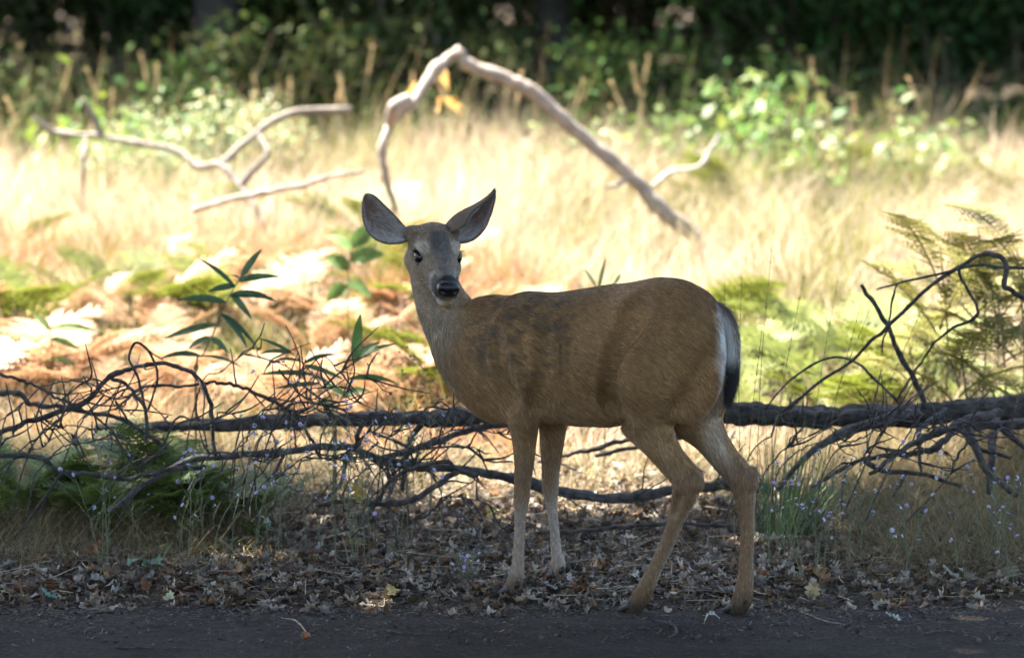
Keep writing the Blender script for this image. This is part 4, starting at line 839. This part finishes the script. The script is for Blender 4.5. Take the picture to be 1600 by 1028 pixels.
def seed_head(g, h, lean):
    mb = MB(); P = spline(np.array([[0, 0, 0], [lean * .3, 0, h * .5], [lean, .02, h]]), 12); mb.add(*tube(P, np.linspace(.004, .002, 12), 5), (.33, .27, .13)); mh = MB(); n = 46
    u = g.uniform(.8, 1, n); b = np.stack([np.interp(u, np.linspace(0, 1, 12), P[:, k]) for k in range(3)], 1); d = rdir(n, g) * .5 + np.array([lean, 0, h]); d /= np.linalg.norm(d, axis=1)[:, None]
    mh.add(*kites(b, d, rdir(n, g), np.full(n, .04), np.full(n, .008)), (.42, .31, .17)); return mb.data('stem', M_stem), mh.data('seed_head', M_grass)
SH = [seed_head(g, 1.0, l) for l in (.05, -.12, .25, .12, -.3)]
for k in range(46):
    x = g.uniform(-2.9, 2.9); Y = g.uniform(9.5, 13.0); s = g.uniform(.38, .85); a, b = SH[g.integers(5)]
    t = thing('grass_stalk', 'tall straw grass stalk with a seed head ' + near(x, Y), 'grass stalk', (x, Y, float(gz(x, Y)) - .02), 'seed heads along the wood edge'); t.scale = (s, s, s); t.rotation_euler = (0, 0, g.uniform(-.6, .6)); obj('stem', a, t); obj('seed_head', b, t)

# ------------------------------------------------------------------ lance-leaved plants
def lance(p0, p1, w, sag, nrm, colr, g, n=9):
    p0, p1 = np.array(p0, float), np.array(p1, float); t = np.linspace(0, 1, n); L = np.linalg.norm(p1 - p0); ax_ = p0 + (p1 - p0) * t[:, None]; ax_[:, 2] += sag * L * 4 * t * (1 - t)
    T = np.gradient(ax_, axis=0); T /= np.linalg.norm(T, axis=1)[:, None]; s = np.cross(T, nrm); s /= np.linalg.norm(s, axis=1)[:, None] + 1e-9; wd = w * np.sin(math.pi * np.clip(t * .93 + .03, 0, 1) ** .75) ** .9 * .5 + .0006; up = np.cross(s, T)
    V = np.stack([ax_ - s * wd[:, None] + up * wd[:, None] * .35, ax_, ax_ + s * wd[:, None] + up * wd[:, None] * .35], 1).reshape(-1, 3); i, j = np.meshgrid(np.arange(n - 1), [0, 1], indexing='ij')
    return V, np.stack([i * 3 + j, i * 3 + j + 1, (i + 1) * 3 + j + 1, (i + 1) * 3 + j], -1).reshape(-1, 4)
def lance_plant(label, stem, leaves, Y, colr, seed, r=.0035, w=.022, group=None):
    g = np.random.default_rng(seed); S_ = np.array([at(a, b, Y) for a, b in stem]); base = np.array([S_[0, 0], Y, float(gz(S_[0, 0], Y))])
    S_ = np.vstack([base - [0, 0, .03], S_]); t = thing('lance_leaved_plant', label, 'plant', base, group); mb = MB(); mb.add(*tube(spline(S_, 24), np.linspace(r, r * .5, 24), 6), (.13, .12, .05)); obj('stem', mb.data('stem', M_stem, base), t)
    Sp = spline(S_, 60)
    for a, b, c, d, ww in leaves:
        dy = g.uniform(-.05, .05); q = at(a, b, Y); q = Sp[((Sp - q) ** 2).sum(1).argmin()] if ((Sp - q) ** 2).sum(1).min() < .0025 else q
        mb = MB(); mb.add(*lance(q, at(c, d, Y + dy), w * ww, g.uniform(.02, .10), np.array([.1, -.75, .65]) + rdir(1, g)[0] * .35, None, g), np.array(colr) * g.uniform(.75, 1.25)); obj('leaf', mb.data('leaf', M_leaf, base), t)
    return t
lance_plant('tall milkweed stem with paired blue green lance leaves', [(306, 580), (317, 555), (334, 519), (347, 486), (364, 453), (376, 434)],
            [(374, 434, 409, 390, 1.0), (375, 440, 436, 433, 1.1), (369, 448, 326, 455, 1.1), (362, 446, 311, 405, 1.0), (372, 434, 357, 431, .5), (352, 472, 277, 470, 1.2), (360, 465, 431, 471, 1.2), (362, 462, 393, 498, 1.0), (347, 490, 386, 543, 1.3), (349, 492, 400, 541, .8), (338, 506, 257, 529, 1.3), (328, 529, 295, 544, 1.0), (331, 528, 356, 551, .9), (314, 558, 252, 560, 1.0), (318, 557, 378, 574, .7), (308, 570, 306, 582, .7)], 1.55, (.055, .10, .045), 101)
lance_plant('low milkweed with one upright and several spreading leaves beside the doe', [(525, 660), (534, 622), (545, 590), (553, 565)], [(552, 563, 563, 491, 1.5), (553, 562, 620, 538, 1.1), (554, 563, 594, 535, 1.3), (546, 594, 618, 598, .9), (538, 618, 508, 602, .9), (536, 622, 577, 611, 1.3), (532, 640, 490, 628, .9)], 1.35, (.075, .145, .04), 102)
lance_plant('narrow leaved milkweed leaning over the flowers', [(520, 640), (500, 600), (475, 570), (452, 548)], [(456, 552, 405, 529, .6), (456, 552, 406, 553, .7), (470, 565, 420, 568, .7), (474, 567, 526, 554, .8), (476, 570, 535, 592, .8), (490, 585, 408, 585, .8), (492, 588, 520, 604, .7), (480, 572, 462, 590, .6), (498, 598, 430, 607, .7)], 1.3, (.07, .12, .045), 103)
lance_plant('pale green young plant standing in the sunlit meadow', [(80, 600), (82, 560), (78, 520), (74, 500)], [(79, 517, 148, 517, 1.2), (78, 515, 54, 493, 1.0), (78, 528, 49, 543, 1.2), (79, 530, 125, 548, 1.1), (80, 560, 120, 575, .9), (80, 560, 70, 572, .8)], 3.4, (.12, .19, .06), 104, .004, .028)
lance_plant('broad leaved green sapling in the meadow grass beside the doe\'s face', [(545, 520), (543, 450), (548, 400), (552, 380)], [(550, 385, 590, 355, 1.4), (549, 390, 510, 370, 1.2), (547, 405, 600, 398, 1.4), (546, 420, 508, 405, 1.3), (545, 440, 580, 465, 1.2), (545, 450, 510, 470, 1.2)], 4.4, (.10, .17, .045), 105, .005, .05)
lance_plant('dark slender shoot rising beyond the doe\'s back', [(945, 520), (935, 460), (925, 440)], [(930, 450, 913, 420, .8), (955, 450, 946, 403, .7), (960, 445, 970, 428, .7), (935, 470, 968, 436, .8)], 2.2, (.06, .10, .035), 106, .003, .018)

# ------------------------------------------------------------------ grass on the verge
g = np.random.default_rng(88)
def verge_h(x, y): return .05 + .25 * sstep(.75, 1.4, x) * sstep(-.05, .5, y) + .21 * sstep(-.55, -1.1, x) * sstep(.2, .6, y) + .09 * sstep(1.0, 2.0, y)
def verge_mask(x, y):
    dens = .12 + .88 * sstep(.7, 1.2, x + .25 * (patch(x, y, 3., 2.) - .5)) * sstep(-.05, .35, y) + .8 * sstep(-.5, -.95, x + .3 * (patch(x, y, 3., 4.) - .5)) * sstep(.18, .5, y) + .5 * sstep(1.0, 1.9, y); return g.random(len(x)) < dens
def verge_c(x, y, n): return np.array([.25, .18, .095]) * g.uniform(.35, 1.5, n)[:, None] * np.where((g.random(n) < .22)[:, None], np.array([.65, 1.0, .6]), 1.0)
def uniform_grass(name, label, n, hfn, cfn, wfn, mask, lean, droop, y0, y1):
    global field; old = field; field = lambda n_, a, b, gg, xs=1.0: (gg.uniform(-3.4, 3.4, n_), gg.uniform(y0, y1, n_)); o = grass_mesh(name, label, n, y0, y1, hfn, cfn, wfn, g, lean, droop, 3, mask); field = old; return o
uniform_grass('verge_grass', 'fine dry brown grass tangled over the shaded verge', 82000, verge_h, verge_c, lambda n: g.uniform(.0011, .0027, n), verge_mask, .55, .7, -.06, 2.6)
uniform_grass('fallen_straw', 'pale broken straw lying flat on the litter behind the doe', 5200, lambda x, y: .22 + 0 * x, lambda x, y, n: np.array([.52, .41, .23]) * g.uniform(.5, 1.2, n)[:, None], lambda n: g.uniform(.0016, .0034, n), lambda x, y: g.random(len(x)) < sstep(.15, .6, y) * (.25 + .75 * np.exp(-((x - .3) / .5) ** 2)), 5.0, .1, .1, 1.9)
# green tussock, each blade a part
b = at(1222, 805, .95); b = np.array([b[0], .95, float(gz(b[0], .95))]); t = thing('grass_tussock', 'blue green grass tussock growing behind the doe\'s hind leg', 'grass tuft', b)
for k in range(230):
    a = g.uniform(0, 2 * math.pi); rr_ = g.random() ** .5 * .10; le = g.uniform(.05, .62); L = g.uniform(.26, .50); d = np.array([math.cos(a) * le + .16, math.sin(a) * le * .7, 1.0]); d /= np.linalg.norm(d)
    V, F, _ = blades(np.array([[math.cos(a) * rr_, math.sin(a) * rr_ * .7, -.01]]), d[None], np.array([[-math.sin(a), math.cos(a), .2]]), np.array([L]), np.array([g.uniform(.0025, .0048)]), np.array([[math.cos(a) * L * .35 * le, math.sin(a) * L * .25 * le, -.32 * L * le]]), 5, .05)
    obj('blade', mesh_data('blade', V, F, M_leaf, np.array([.075, .15, .05]) * g.uniform(.5, 1.4) if g.random() > .12 else (.32, .26, .13)), t)
for k, (px, py, bx, Y) in enumerate([(1205, 395, 1180, .5), (1159, 430, 1163, .55), (1255, 437, 1190, .6), (1308, 443, 1250, .55), (1132, 440, 1150, .6), (1345, 475, 1262, .6), (1358, 485, 1225, .5), (1437, 490, 1300, .7), (1190, 520, 1165, .4)]):
    e = at(px, py, Y); b0 = at(bx, 800, Y); b0[2] = float(gz(b0[0], Y)) - .02; m_ = b0 * .45 + e * .55 + np.array([-.012, 0, .02]); P = spline(np.array([b0, m_, e]), 24); t = thing('slender_grass', 'hair thin dark grass stem rising beside the log and tussock', 'grass stem', b0, 'thin stems by the tussock')
    mb = MB(); mb.add(*tube(P, np.linspace(.0012, .0006, 24), 5), (.10, .08, .045)); obj('stem', mb.data('stem', M_stem, b0), t); mb = MB(); n = 16; u = P[g.integers(15, 24, n)]; mb.add(*kites(u, np.tile((P[-1] - P[-4]) / np.linalg.norm(P[-1] - P[-4]), (n, 1)) + rdir(n, g) * .15, rdir(n, g), np.full(n, .011), np.full(n, .003)), (.10, .07, .04)); obj('spikelet', mb.data('spikelet', M_stem, b0), t)

# ------------------------------------------------------------------ lavender wildflowers
def flower_data(g, c):
    mb = MB(); n = 7; a = np.arange(n) * 2 * math.pi / n + g.random(); d = np.stack([np.cos(a), np.sin(a), .35 + .2 * g.random(n)], 1); d /= np.linalg.norm(d, axis=1)[:, None]; mb.add(*kites(np.zeros((n, 3)), d, np.tile([0, 0, 1.0], (n, 1)), np.full(n, .0088), np.full(n, .0048), .05), np.array(c))
    V, F = tube(np.array([[0, 0, -.009], [0, 0, -.004], [0, 0, .001]]), [.0016, .0026, .0018], 6); mb.add(V, F, (.12, .16, .08)); return mb.data('flower', M_petal)
g = np.random.default_rng(99); FL = [flower_data(g, c) for c in ((.46, .38, .62), (.50, .44, .62), (.56, .52, .66), (.40, .32, .58))]
def wildflower(label, x, Y, h, nb_, g, group, c=(.13, .135, .075)):
    b = np.array([x, Y, float(gz(x, Y)) - .01]); t = thing('wildflower', label, 'wildflower', b, group); mb = MB(); ln = g.normal(size=2) * .22
    P = spline(np.array([[0, 0, 0], [ln[0] * h * .3, ln[1] * h * .3, h * .5], [ln[0] * h + g.normal() * .02, ln[1] * h, h]]), 12); mb.add(*tube(P, np.linspace(.0015, .0007, 12), 5), c); tips = [P[-1]]
    for k in range(nb_):
        i = g.integers(4, 11); d = rdir(1, g)[0] * np.array([1, .7, .3]) + [0, 0, .75]; d /= np.linalg.norm(d); l = h * g.uniform(.12, .34); Q = spline(np.array([P[i], P[i] + d * l * .5 + rdir(1, g)[0] * l * .08, P[i] + d * l + [0, 0, l * .1]]), 6); mb.add(*tube(Q, np.linspace(.0009, .0005, 6), 4), c); tips.append(Q[-1])
        n = 3; mb.add(*kites(Q[g.integers(1, 6, n)], rdir(n, g) * .6 + d, rdir(n, g), np.full(n, .010), np.full(n, .003)), (.10, .12, .06))
    n = 10; mb.add(*kites(P[g.integers(0, 9, n)], rdir(n, g) + [0, 0, .3], rdir(n, g), g.uniform(.01, .03, n), np.full(n, .004)), (.10, .13, .06)); obj('stem', mb.data('stem', M_stem), t)
    for q in tips:
        if g.random() < .62:
            o = obj('flower', FL[g.integers(4)], t); o.location = q; s = g.uniform(.65, 1.2); o.scale = (s, s, s); o.rotation_euler = (g.normal() * .7 + .5, g.normal() * .6, g.uniform(0, 6))
for lab, n, x0, x1, y0, y1, h0, h1, grp in [('lavender wildflower on wiry stems among the low ferns', 14, 130, 420, .25, .6, .28, .42, 'wildflowers among the low ferns'), ('lavender wildflower tangled in the sticks beside the doe\'s chest', 20, 420, 640, .35, .75, .30, .58, 'wildflowers among the sticks'),
                                         ('lavender wildflower in the dry grass below the log', 24, 1230, 1580, .05, .55, .16, .38, 'wildflowers in the dry grass'), ('pale wildflower beside the green grass tussock', 7, 1170, 1330, .2, .45, .3, .42, 'wildflowers by the tussock'), ('small lavender wildflower in the bare leaf litter', 3, 640, 740, .05, .2, .09, .14, 'wildflowers in the litter')]:
    for k in range(n): Y = g.uniform(y0, y1); wildflower(lab, at(g.uniform(x0, x1), 700, Y)[0], Y, g.uniform(h0, h1), int(g.integers(4, 9)), g, grp)
# grey seed-head weeds beside the chest
for k in range(5):
    Y = g.uniform(.7, 1.0); x = at(g.uniform(615, 690), 600, Y)[0]; h = g.uniform(.42, .66); b = np.array([x, Y, float(gz(x, Y)) - .01]); t = thing('dry_weed', 'dry grey weed with tiny buds in front of the log', 'weed', b, 'dry weeds before the log'); mb = MB(); P = spline(np.array([[0, 0, 0], [.01, 0, h * .5], [g.normal() * .04, 0, h]]), 14); mb.add(*tube(P, np.linspace(.002, .0008, 14), 5), (.17, .16, .12)); mh = MB()
    for q in range(18):
        i = g.integers(5, 14); d = rdir(1, g)[0] * [1, .7, .4] + [0, 0, .8]; d /= np.linalg.norm(d); l = g.uniform(.03, .11); mb.add(*tube(np.array([P[i], P[i] + d * l]), [.0007, .0005], 4), (.17, .16, .12)); mh.add(*kites((P[i] + d * l)[None].repeat(3, 0), d[None].repeat(3, 0) + rdir(3, g) * .5, rdir(3, g), np.full(3, .012), np.full(3, .005)), (.12, .11, .08))
    obj('stem', mb.data('stem', M_stem), t); tag(obj('buds', mh.data('buds', M_stem), t), kind='stuff')

# ------------------------------------------------------------------ leaf litter
def oak_leaf(g, n=9, lobes=3.4, curl=.9, L=1.0, W=.56):
    t = np.linspace(0, 1, n); env = np.sin(math.pi * np.clip(t * .96 + .02, 0, 1) ** .85) ** .8; w = W * .5 * env * (.34 + .66 * np.abs(np.cos(lobes * math.pi * t + .4))) + .015
    bend = g.normal() * .9; z0 = bend * (t - .5) ** 2; tw = g.normal() * .5; cu = curl * g.uniform(.3, 1.4) * (1 if g.random() < .75 else -1)
    rows = []
    for k, (v) in enumerate((-1, -.5, 0, .5, 1)):
        a = tw * (t - .5) + 0; rows.append(np.stack([v * w * np.cos(a), t * L - .5 + .10 * abs(v) * np.cos(lobes * math.pi * t) * 0, z0 + cu * (v * w) ** 2 * 3 + v * w * np.sin(a) + .045 * np.sin(t * 15 + v * 3) + .03 * g.normal(size=n)], 1))
    V = np.stack(rows, 1).reshape(-1, 3); i, j = np.meshgrid(np.arange(n - 1), np.arange(4), indexing='ij'); return V, np.stack([i * 5 + j, i * 5 + j + 1, (i + 1) * 5 + j + 1, (i + 1) * 5 + j], -1).reshape(-1, 4)
def oak_leaf_cheap(g, n=8):
    V, F = oak_leaf(g, n); V = V.reshape(n, 5, 3)[:, [0, 2, 4]].reshape(-1, 3); i, j = np.meshgrid(np.arange(n - 1), [0, 1], indexing='ij'); return V, np.stack([i * 3 + j, i * 3 + j + 1, (i + 1) * 3 + j + 1, (i + 1) * 3 + j], -1).reshape(-1, 4)
def rot_rand(n, g, tilt):
    a = g.uniform(0, 2 * math.pi, n); ca, sa = np.cos(a), np.sin(a); Rz = np.zeros((n, 3, 3)); Rz[:, 0, 0] = ca; Rz[:, 0, 1] = -sa; Rz[:, 1, 0] = sa; Rz[:, 1, 1] = ca; Rz[:, 2, 2] = 1
    b = g.normal(size=n) * tilt; cb, sb = np.cos(b), np.sin(b); Rx = np.zeros((n, 3, 3)); Rx[:, 0, 0] = 1; Rx[:, 1, 1] = cb; Rx[:, 1, 2] = -sb; Rx[:, 2, 1] = sb; Rx[:, 2, 2] = cb
    c = g.normal(size=n) * tilt; cc, sc2 = np.cos(c), np.sin(c); Ry = np.zeros((n, 3, 3)); Ry[:, 1, 1] = 1; Ry[:, 0, 0] = cc; Ry[:, 0, 2] = sc2; Ry[:, 2, 0] = -sc2; Ry[:, 2, 2] = cc
    return Rz @ Rx @ Ry
g = np.random.default_rng(111)
LC = np.array([(.20, .165, .13), (.30, .265, .225), (.15, .095, .055), (.10, .075, .055), (.38, .345, .30), (.22, .14, .075), (.065, .05, .04)]); LP_ = np.array([.26, .2, .16, .14, .08, .1, .06])
protos = [oak_leaf_cheap(g) for _ in range(12)]
for k_ in (1, 3, 5, 7, 9): protos[k_] = (protos[k_][0] * np.array([.45, 1.0, 1.6]), protos[k_][1]); Vs, Fs, Cs, n0 = [], [], [], 0
def litter_density(x, y): return sstep(-.26, .06, y + .05 * (patch(x, y, 6., 1.) - .5) * 2) * (.35 + .65 * sstep(2.6, 1.2, y)) * (1 - .45 * sstep(.9, 1.4, x))
for V, F in protos:
    n = 1900; x = g.uniform(-3.3, 3.3, n); y = -.26 + 2.8 * g.random(n) ** 1.25; k = g.random(n) < litter_density(x, y); x, y = x[k], y[k]; n = len(x)
    s = g.uniform(.022, .062, n); Q = np.einsum('nij,vj->nvi', rot_rand(n, g, .45), V) * s[:, None, None]; P = Q + np.stack([x, y, np.maximum(gz(x, y), 0) + g.uniform(.001, .022, n) * sstep(-.15, .15, y) + .002], 1)[:, None]
    c = LC[g.choice(7, n, p=LP_)] * np.array([1.06, .99, .89]) * g.uniform(.3, 1.4, n)[:, None]; Vs.append(P.reshape(-1, 3)); Fs.append((F[None] + (np.arange(n) * len(V))[:, None, None]).reshape(-1, 4) + n0); n0 += P.shape[0] * P.shape[1]; Cs.append(np.repeat(c, len(V), 0))
tag(obj('leaf_litter', mesh_data('leaf_litter', np.concatenate(Vs), np.concatenate(Fs), M_dry, np.concatenate(Cs))), 'brown and grey litter of dry broken oak leaves on the verge', 'leaf litter', kind='stuff')
n = 8000; x = g.uniform(-3.3, 3.3, n); y = -.12 + 1.9 * g.random(n); a = g.uniform(0, 2 * math.pi, n); d = np.stack([np.cos(a), np.sin(a) * .7, g.normal(size=n) * .14], 1); d /= np.linalg.norm(d, axis=1)[:, None]; L = .03 + .14 * g.random(n) ** 2.5
V, F, k = blades(np.stack([x, y, np.maximum(gz(x, y), .004) + g.uniform(.012, .035, n)], 1), d, np.stack([-d[:, 1], d[:, 0], .5 + 0 * a], 1), L, g.uniform(.0014, .0034, n), g.normal(size=(n, 3)) * [.015, .015, .004], 3, .5)
C = np.where((g.random(n) < .45)[:, None], np.array([.36, .29, .18]), np.array([.06, .048, .04])) * g.uniform(.5, 1.3, n)[:, None]
tag(obj('twig_litter', mesh_data('twig_litter', V, F, M_dry, np.repeat(C, k, 0))), 'broken straw and fine twigs strewn over the dry leaves', 'twigs', kind='stuff')
# crumbs of bark, needles and stem on the road edge
n = 16000; x = g.uniform(-3.3, 3.3, n); y = -.15 + .15 * g.normal(size=n) - .35 * (g.random(n) < .3) * 2 * g.random(n) ** 2; y = np.clip(y, -1.0, .35); a = g.uniform(0, 2 * math.pi, n); d = np.stack([np.cos(a), np.sin(a) * .6, g.normal(size=n) * .12], 1); d /= np.linalg.norm(d, axis=1)[:, None]; L = g.uniform(.008, .045, n) * g.uniform(.5, 1.2, n)
V, F, k = blades(np.stack([x, y, np.maximum(gz(x, y), .004) + .006], 1), d, np.stack([-d[:, 1], d[:, 0], 0 * a], 1), L, g.uniform(.0012, .006, n) * (.4 + .6 * (L < .02)), np.zeros((n, 3)) + [0, 0, -.002], 1, .5)
C = np.where((g.random(n) < .3)[:, None], np.array([.20, .16, .11]), np.array([.07, .052, .04])) * g.uniform(.5, 1.4, n)[:, None]
tag(obj('litter_crumbs', mesh_data('litter_crumbs', V, F, M_dry, np.repeat(C, k, 0))), 'crumbs of bark, stems and needles strewn along the road edge', 'debris', kind='stuff')
n = 7000; x = g.uniform(-3.3, 3.3, n); y = np.clip(-.18 - .55 * g.random(n) ** 1.6 + .06 * g.normal(size=n), -1.2, .1); s1 = .0016 + .007 * g.random(n) ** 6
q = np.array([(1, 0, 0), (0, 1, 0), (-1, 0, 0), (0, -1, 0), (0, 0, 1.0), (0, 0, -1.0)]); V = np.einsum('nij,vj->nvi', rot_rand(n, g, .8), q * np.array([1.3, 1, .7])) * s1[:, None, None] * g.uniform(.7, 1.3, (n, 6, 1)) + np.stack([x, y, .005 + s1 * .3], 1)[:, None]
F = np.array([(0, 1, 4), (1, 2, 4), (2, 3, 4), (3, 0, 4), (1, 0, 5), (2, 1, 5), (3, 2, 5), (0, 3, 5)]); F = (F[None] + (np.arange(n) * 6)[:, None, None]).reshape(-1, 3)
tag(obj('road_grit', mesh_data('road_grit', V.reshape(-1, 3), F, M_dry, np.repeat(np.array([.055, .045, .036]) * g.uniform(.4, 1.6, n)[:, None], 6, 0), False)), 'clods and grit scattered on the dirt road', 'grit', kind='stuff')
# single leaves one can pick out
kinds = [('curled pale grey dry oak leaf lying on the litter', 'pale dry leaves', (.27, .245, .21), .8), ('brown curled oak leaf lying on the litter', 'brown dry leaves', (.12, .07, .036), .9), ('flat grey brown oak leaf on top of the litter', 'grey brown dry leaves', (.16, .13, .10), .5), ('rust coloured dry oak leaf on the litter', 'rust dry leaves', (.14, .062, .027), .8)]
for lab, grp, c, cu in kinds:
    DM = []
    for q in range(5):
        V, F = oak_leaf(g, 15, g.uniform(2.8, 4), cu, 1, g.uniform(.4, .62)); Vp = V.copy(); st_, sf = tube(np.array([[0, -.5, Vp[2, 2]], [.02, -.62, Vp[2, 2] + .02], [.05, -.72, Vp[2, 2]]]), [.012, .009, .007], 4); mb = MB(); mb.add(V, F, np.array(c) * g.uniform(.8, 1.2)); mb.add(st_, sf, np.array(c) * .7); DM.append(mb.data('fallen_leaf', M_dry))
    for q in range(68):
        y = .0 + .75 * g.random() ** 1.2; x = g.uniform(-1.65, 1.75); s = g.uniform(.04, .068); o = obj('fallen_leaf', DM[g.integers(5)], None, (x, y, float(gz(x, y)) + .016 + .012 * g.random())); o.scale = (s, s, s); o.rotation_euler = (g.normal() * .45, g.normal() * .45, g.uniform(0, 6)); tag(o, lab, 'leaf', grp)
for px, py, s, c, lab in [(250, 862, .085, (.17, .24, .08), 'yellow green oak leaf fallen against the dry grass'), (240, 890, .09, (.13, .22, .13), 'large blue green oak leaf lying under the yellow green leaf'), (210, 884, .055, (.22, .28, .2), 'small pale green oak leaf beside the large blue green leaf'), (75, 938, .055, (.12, .20, .15), 'small green oak leaf lying alone at the road edge'), (265, 941, .055, (.42, .40, .24), 'cream coloured narrow leaf on the road edge'),
                          (150, 868, .075, (.22, .08, .03), 'dark orange oak leaf in the dry grass under the ferns'), (612, 928, .062, (.45, .33, .12), 'yellow lobed leaf lying flat at the road edge'), (562, 764, .085, (.42, .28, .05), 'yellow maple leaf caught in the forked bough'), (418, 832, .075, (.40, .46, .38), 'pale mint coloured leaf standing in the litter'), (372, 902, .055, (.30, .16, .07), 'tan orange leaf beside the broken stick'),
                          (735, 838, .05, (.36, .42, .36), 'pale green leaf under the short bent twig'), (990, 905, .05, (.34, .36, .28), 'grey green leaf between the doe\'s hooves'), (1110, 967, .045, (.33, .34, .26), 'pale leaf on the road beside the rear hoof'), (1395, 972, .045, (.42, .43, .36), 'whitish leaf at the road edge below the wildflowers'), (1200, 850, .085, (.40, .38, .33), 'big pale leaf leaning on the grass by the hind leg'), (1280, 905, .085, (.20, .10, .035), 'large brown oak leaf under the dry grass'), (1270, 930, .07, (.34, .25, .11), 'ochre oak leaf lying flat in front of the large brown leaf'), (1190, 900, .06, (.24, .09, .03), 'red brown leaf against the rear hoof'), (770, 760, .05, (.45, .42, .1), 'yellow leaf in the grass before the front leg')]:
    for Yt in np.linspace(-1, 1.2, 200):
        p = at(px, py, Yt)
        if p[2] <= max(float(gz(p[0], Yt)), .004) + .02: break
    V, F = oak_leaf(g, 17, 3.6, .4, 1, .72); mb = MB(); mb.add(V, F, c); st_, sf = tube(np.array([[0, -.5, V[2, 2]], [.02, -.65, V[2, 2] + .02]]), [.014, .01], 4); mb.add(st_, sf, np.array(c) * .8)
    o = obj('fallen_leaf', mb.data('fallen_leaf', M_dry), None, (p[0], Yt, max(float(gz(p[0], Yt)), .004) + .034)); o.scale = (s, s, s); o.rotation_euler = (.35 + g.normal() * .15, g.normal() * .2, g.uniform(-1.5, 1.5)); tag(o, lab, 'leaf')
    if 'maple' in lab: o.location = at(px, py, .47); o.rotation_euler = (1.2, .2, .6)
p = at(478, 1000, -.68); t = thing('acorn', 'small red brown acorn lying on the dirt road', 'acorn', (p[0], -.68, .012)); mb = MB(); blob(mb, (0, 0, .004), ((1, .2, .1), (0, 1, 0), (0, 0, 1)), (.013, .010, .010), (.22, .07, .025), 14, 10); obj('nut', mb.data('nut', M_nose), t); mb = MB(); blob(mb, (-.008, -.001, .004), ((1, .2, .1), (0, 1, 0), (0, 0, 1)), (.007, .0112, .0112), (.13, .08, .045), 12, 8); obj('cap', mb.data('cap', M_bark), t)
def stick(label, pts, r, seed, colr=(.10, .085, .07)):
    P = []
    for px, py in pts:
        for Yt in np.linspace(-1.2, 1.0, 300):
            q = at(px, py, Yt)
            if q[2] <= max(float(gz(q[0], Yt)), .004) + r * 1.3: break
        P.append(q)
    P = np.array(P); t = thing('fallen_stick', label, 'stick', P[0], 'sticks on the road edge'); twig('stem', P, r, r * .6, t, P[0], seed, colr, 16, .2, None, 7, .002)
for k, (lab, pts, r) in enumerate([('broken stick lying at the road edge in front of the litter', [(310, 948), (345, 938), (400, 930), (455, 925)], .004), ('pale bent twig curving beside the acorn', [(440, 965), (465, 972), (485, 995)], .0028), ('short dark curved twig on the road between the hind hooves', [(1020, 968), (1050, 975), (1058, 988), (1045, 994)], .0045), ('thin straight twig at the road edge beside the front hoof', [(855, 968), (880, 962), (905, 955)], .003), ('thin dark stick lying on the road', [(180, 1011), (215, 1012), (240, 1011)], .003), ('long thin stick on the road edge under the ferns', [(110, 955), (160, 957), (205, 952)], .0035), ('slim twig on the road below the wildflowers', [(1440, 990), (1480, 985), (1560, 1005)], .0025), ('pale stalk lying on the road beside the rear hoof', [(1250, 955), (1290, 970), (1320, 974)], .002), ('dark stub of twig lying in the road dust', [(605, 985), (640, 989), (670, 990)], .003)]):
    stick(lab, pts, r, 300 + k, (.30, .25, .18) if 'pale' in lab else (.07, .055, .045))

g = np.random.default_rng(131)
for k, (x0, x1, yy) in enumerate([(-20, 120, 690), (60, 210, 660), (120, 300, 690), (250, 420, 680), (380, 520, 660), (430, 600, 690), (560, 700, 760), (620, 790, 700), (1200, 1340, 700), (1380, 1560, 690), (1480, 1640, 710), (1300, 1480, 740), (640, 780, 800), (300, 480, 770)] + [(q, q + g.uniform(90, 190), g.uniform(600, 770)) for q in g.uniform(-30, 680, 16)] + [(q, q + g.uniform(90, 170), g.uniform(660, 760)) for q in g.uniform(1190, 1560, 5)]):
    Y0 = g.uniform(.4, 1.0); n = 6; xs_ = np.linspace(x0, x1, n) + g.normal(size=n) * 8; ys_ = yy + np.sin(np.linspace(0, math.pi, n)) * -g.uniform(10, 60) + g.normal(size=n) * 8 + np.linspace(25, 0, n) * g.choice([-1, 1])
    pts = [(a, b, Y0 + .05 * g.normal()) for a, b in zip(xs_, ys_)]; e = at(pts[0][0] - 10, 820, Y0 - .1); e[2] = float(gz(e[0], e[1]))
    where = 'among the low ferns' if x1 < 430 else 'beside the forked bough' if x1 < 700 else 'beside the doe\'s front leg' if x1 < 800 else 'under the log beside the tussock' if x0 < 1320 else 'in the dry grass below the log'
    fine_ = k > 13
    t = branch('dead_twig', ('hair thin wiry dead twig ' if fine_ else 'thin dark dead twig with side shoots ') + where, pts, .0022 if fine_ else .0034, .0014, 400 + k, [([(pts[0][0] - g.uniform(30, 90), 815, Y0 - .08), (pts[0][0] - g.uniform(15, 40), pts[0][1] + 30, Y0 - .02), pts[0]], .0022, .0022)], 'dead twigs on the verge', 'twig', sp=7, spL=.14, rough=.12, ns=6, main='stem')
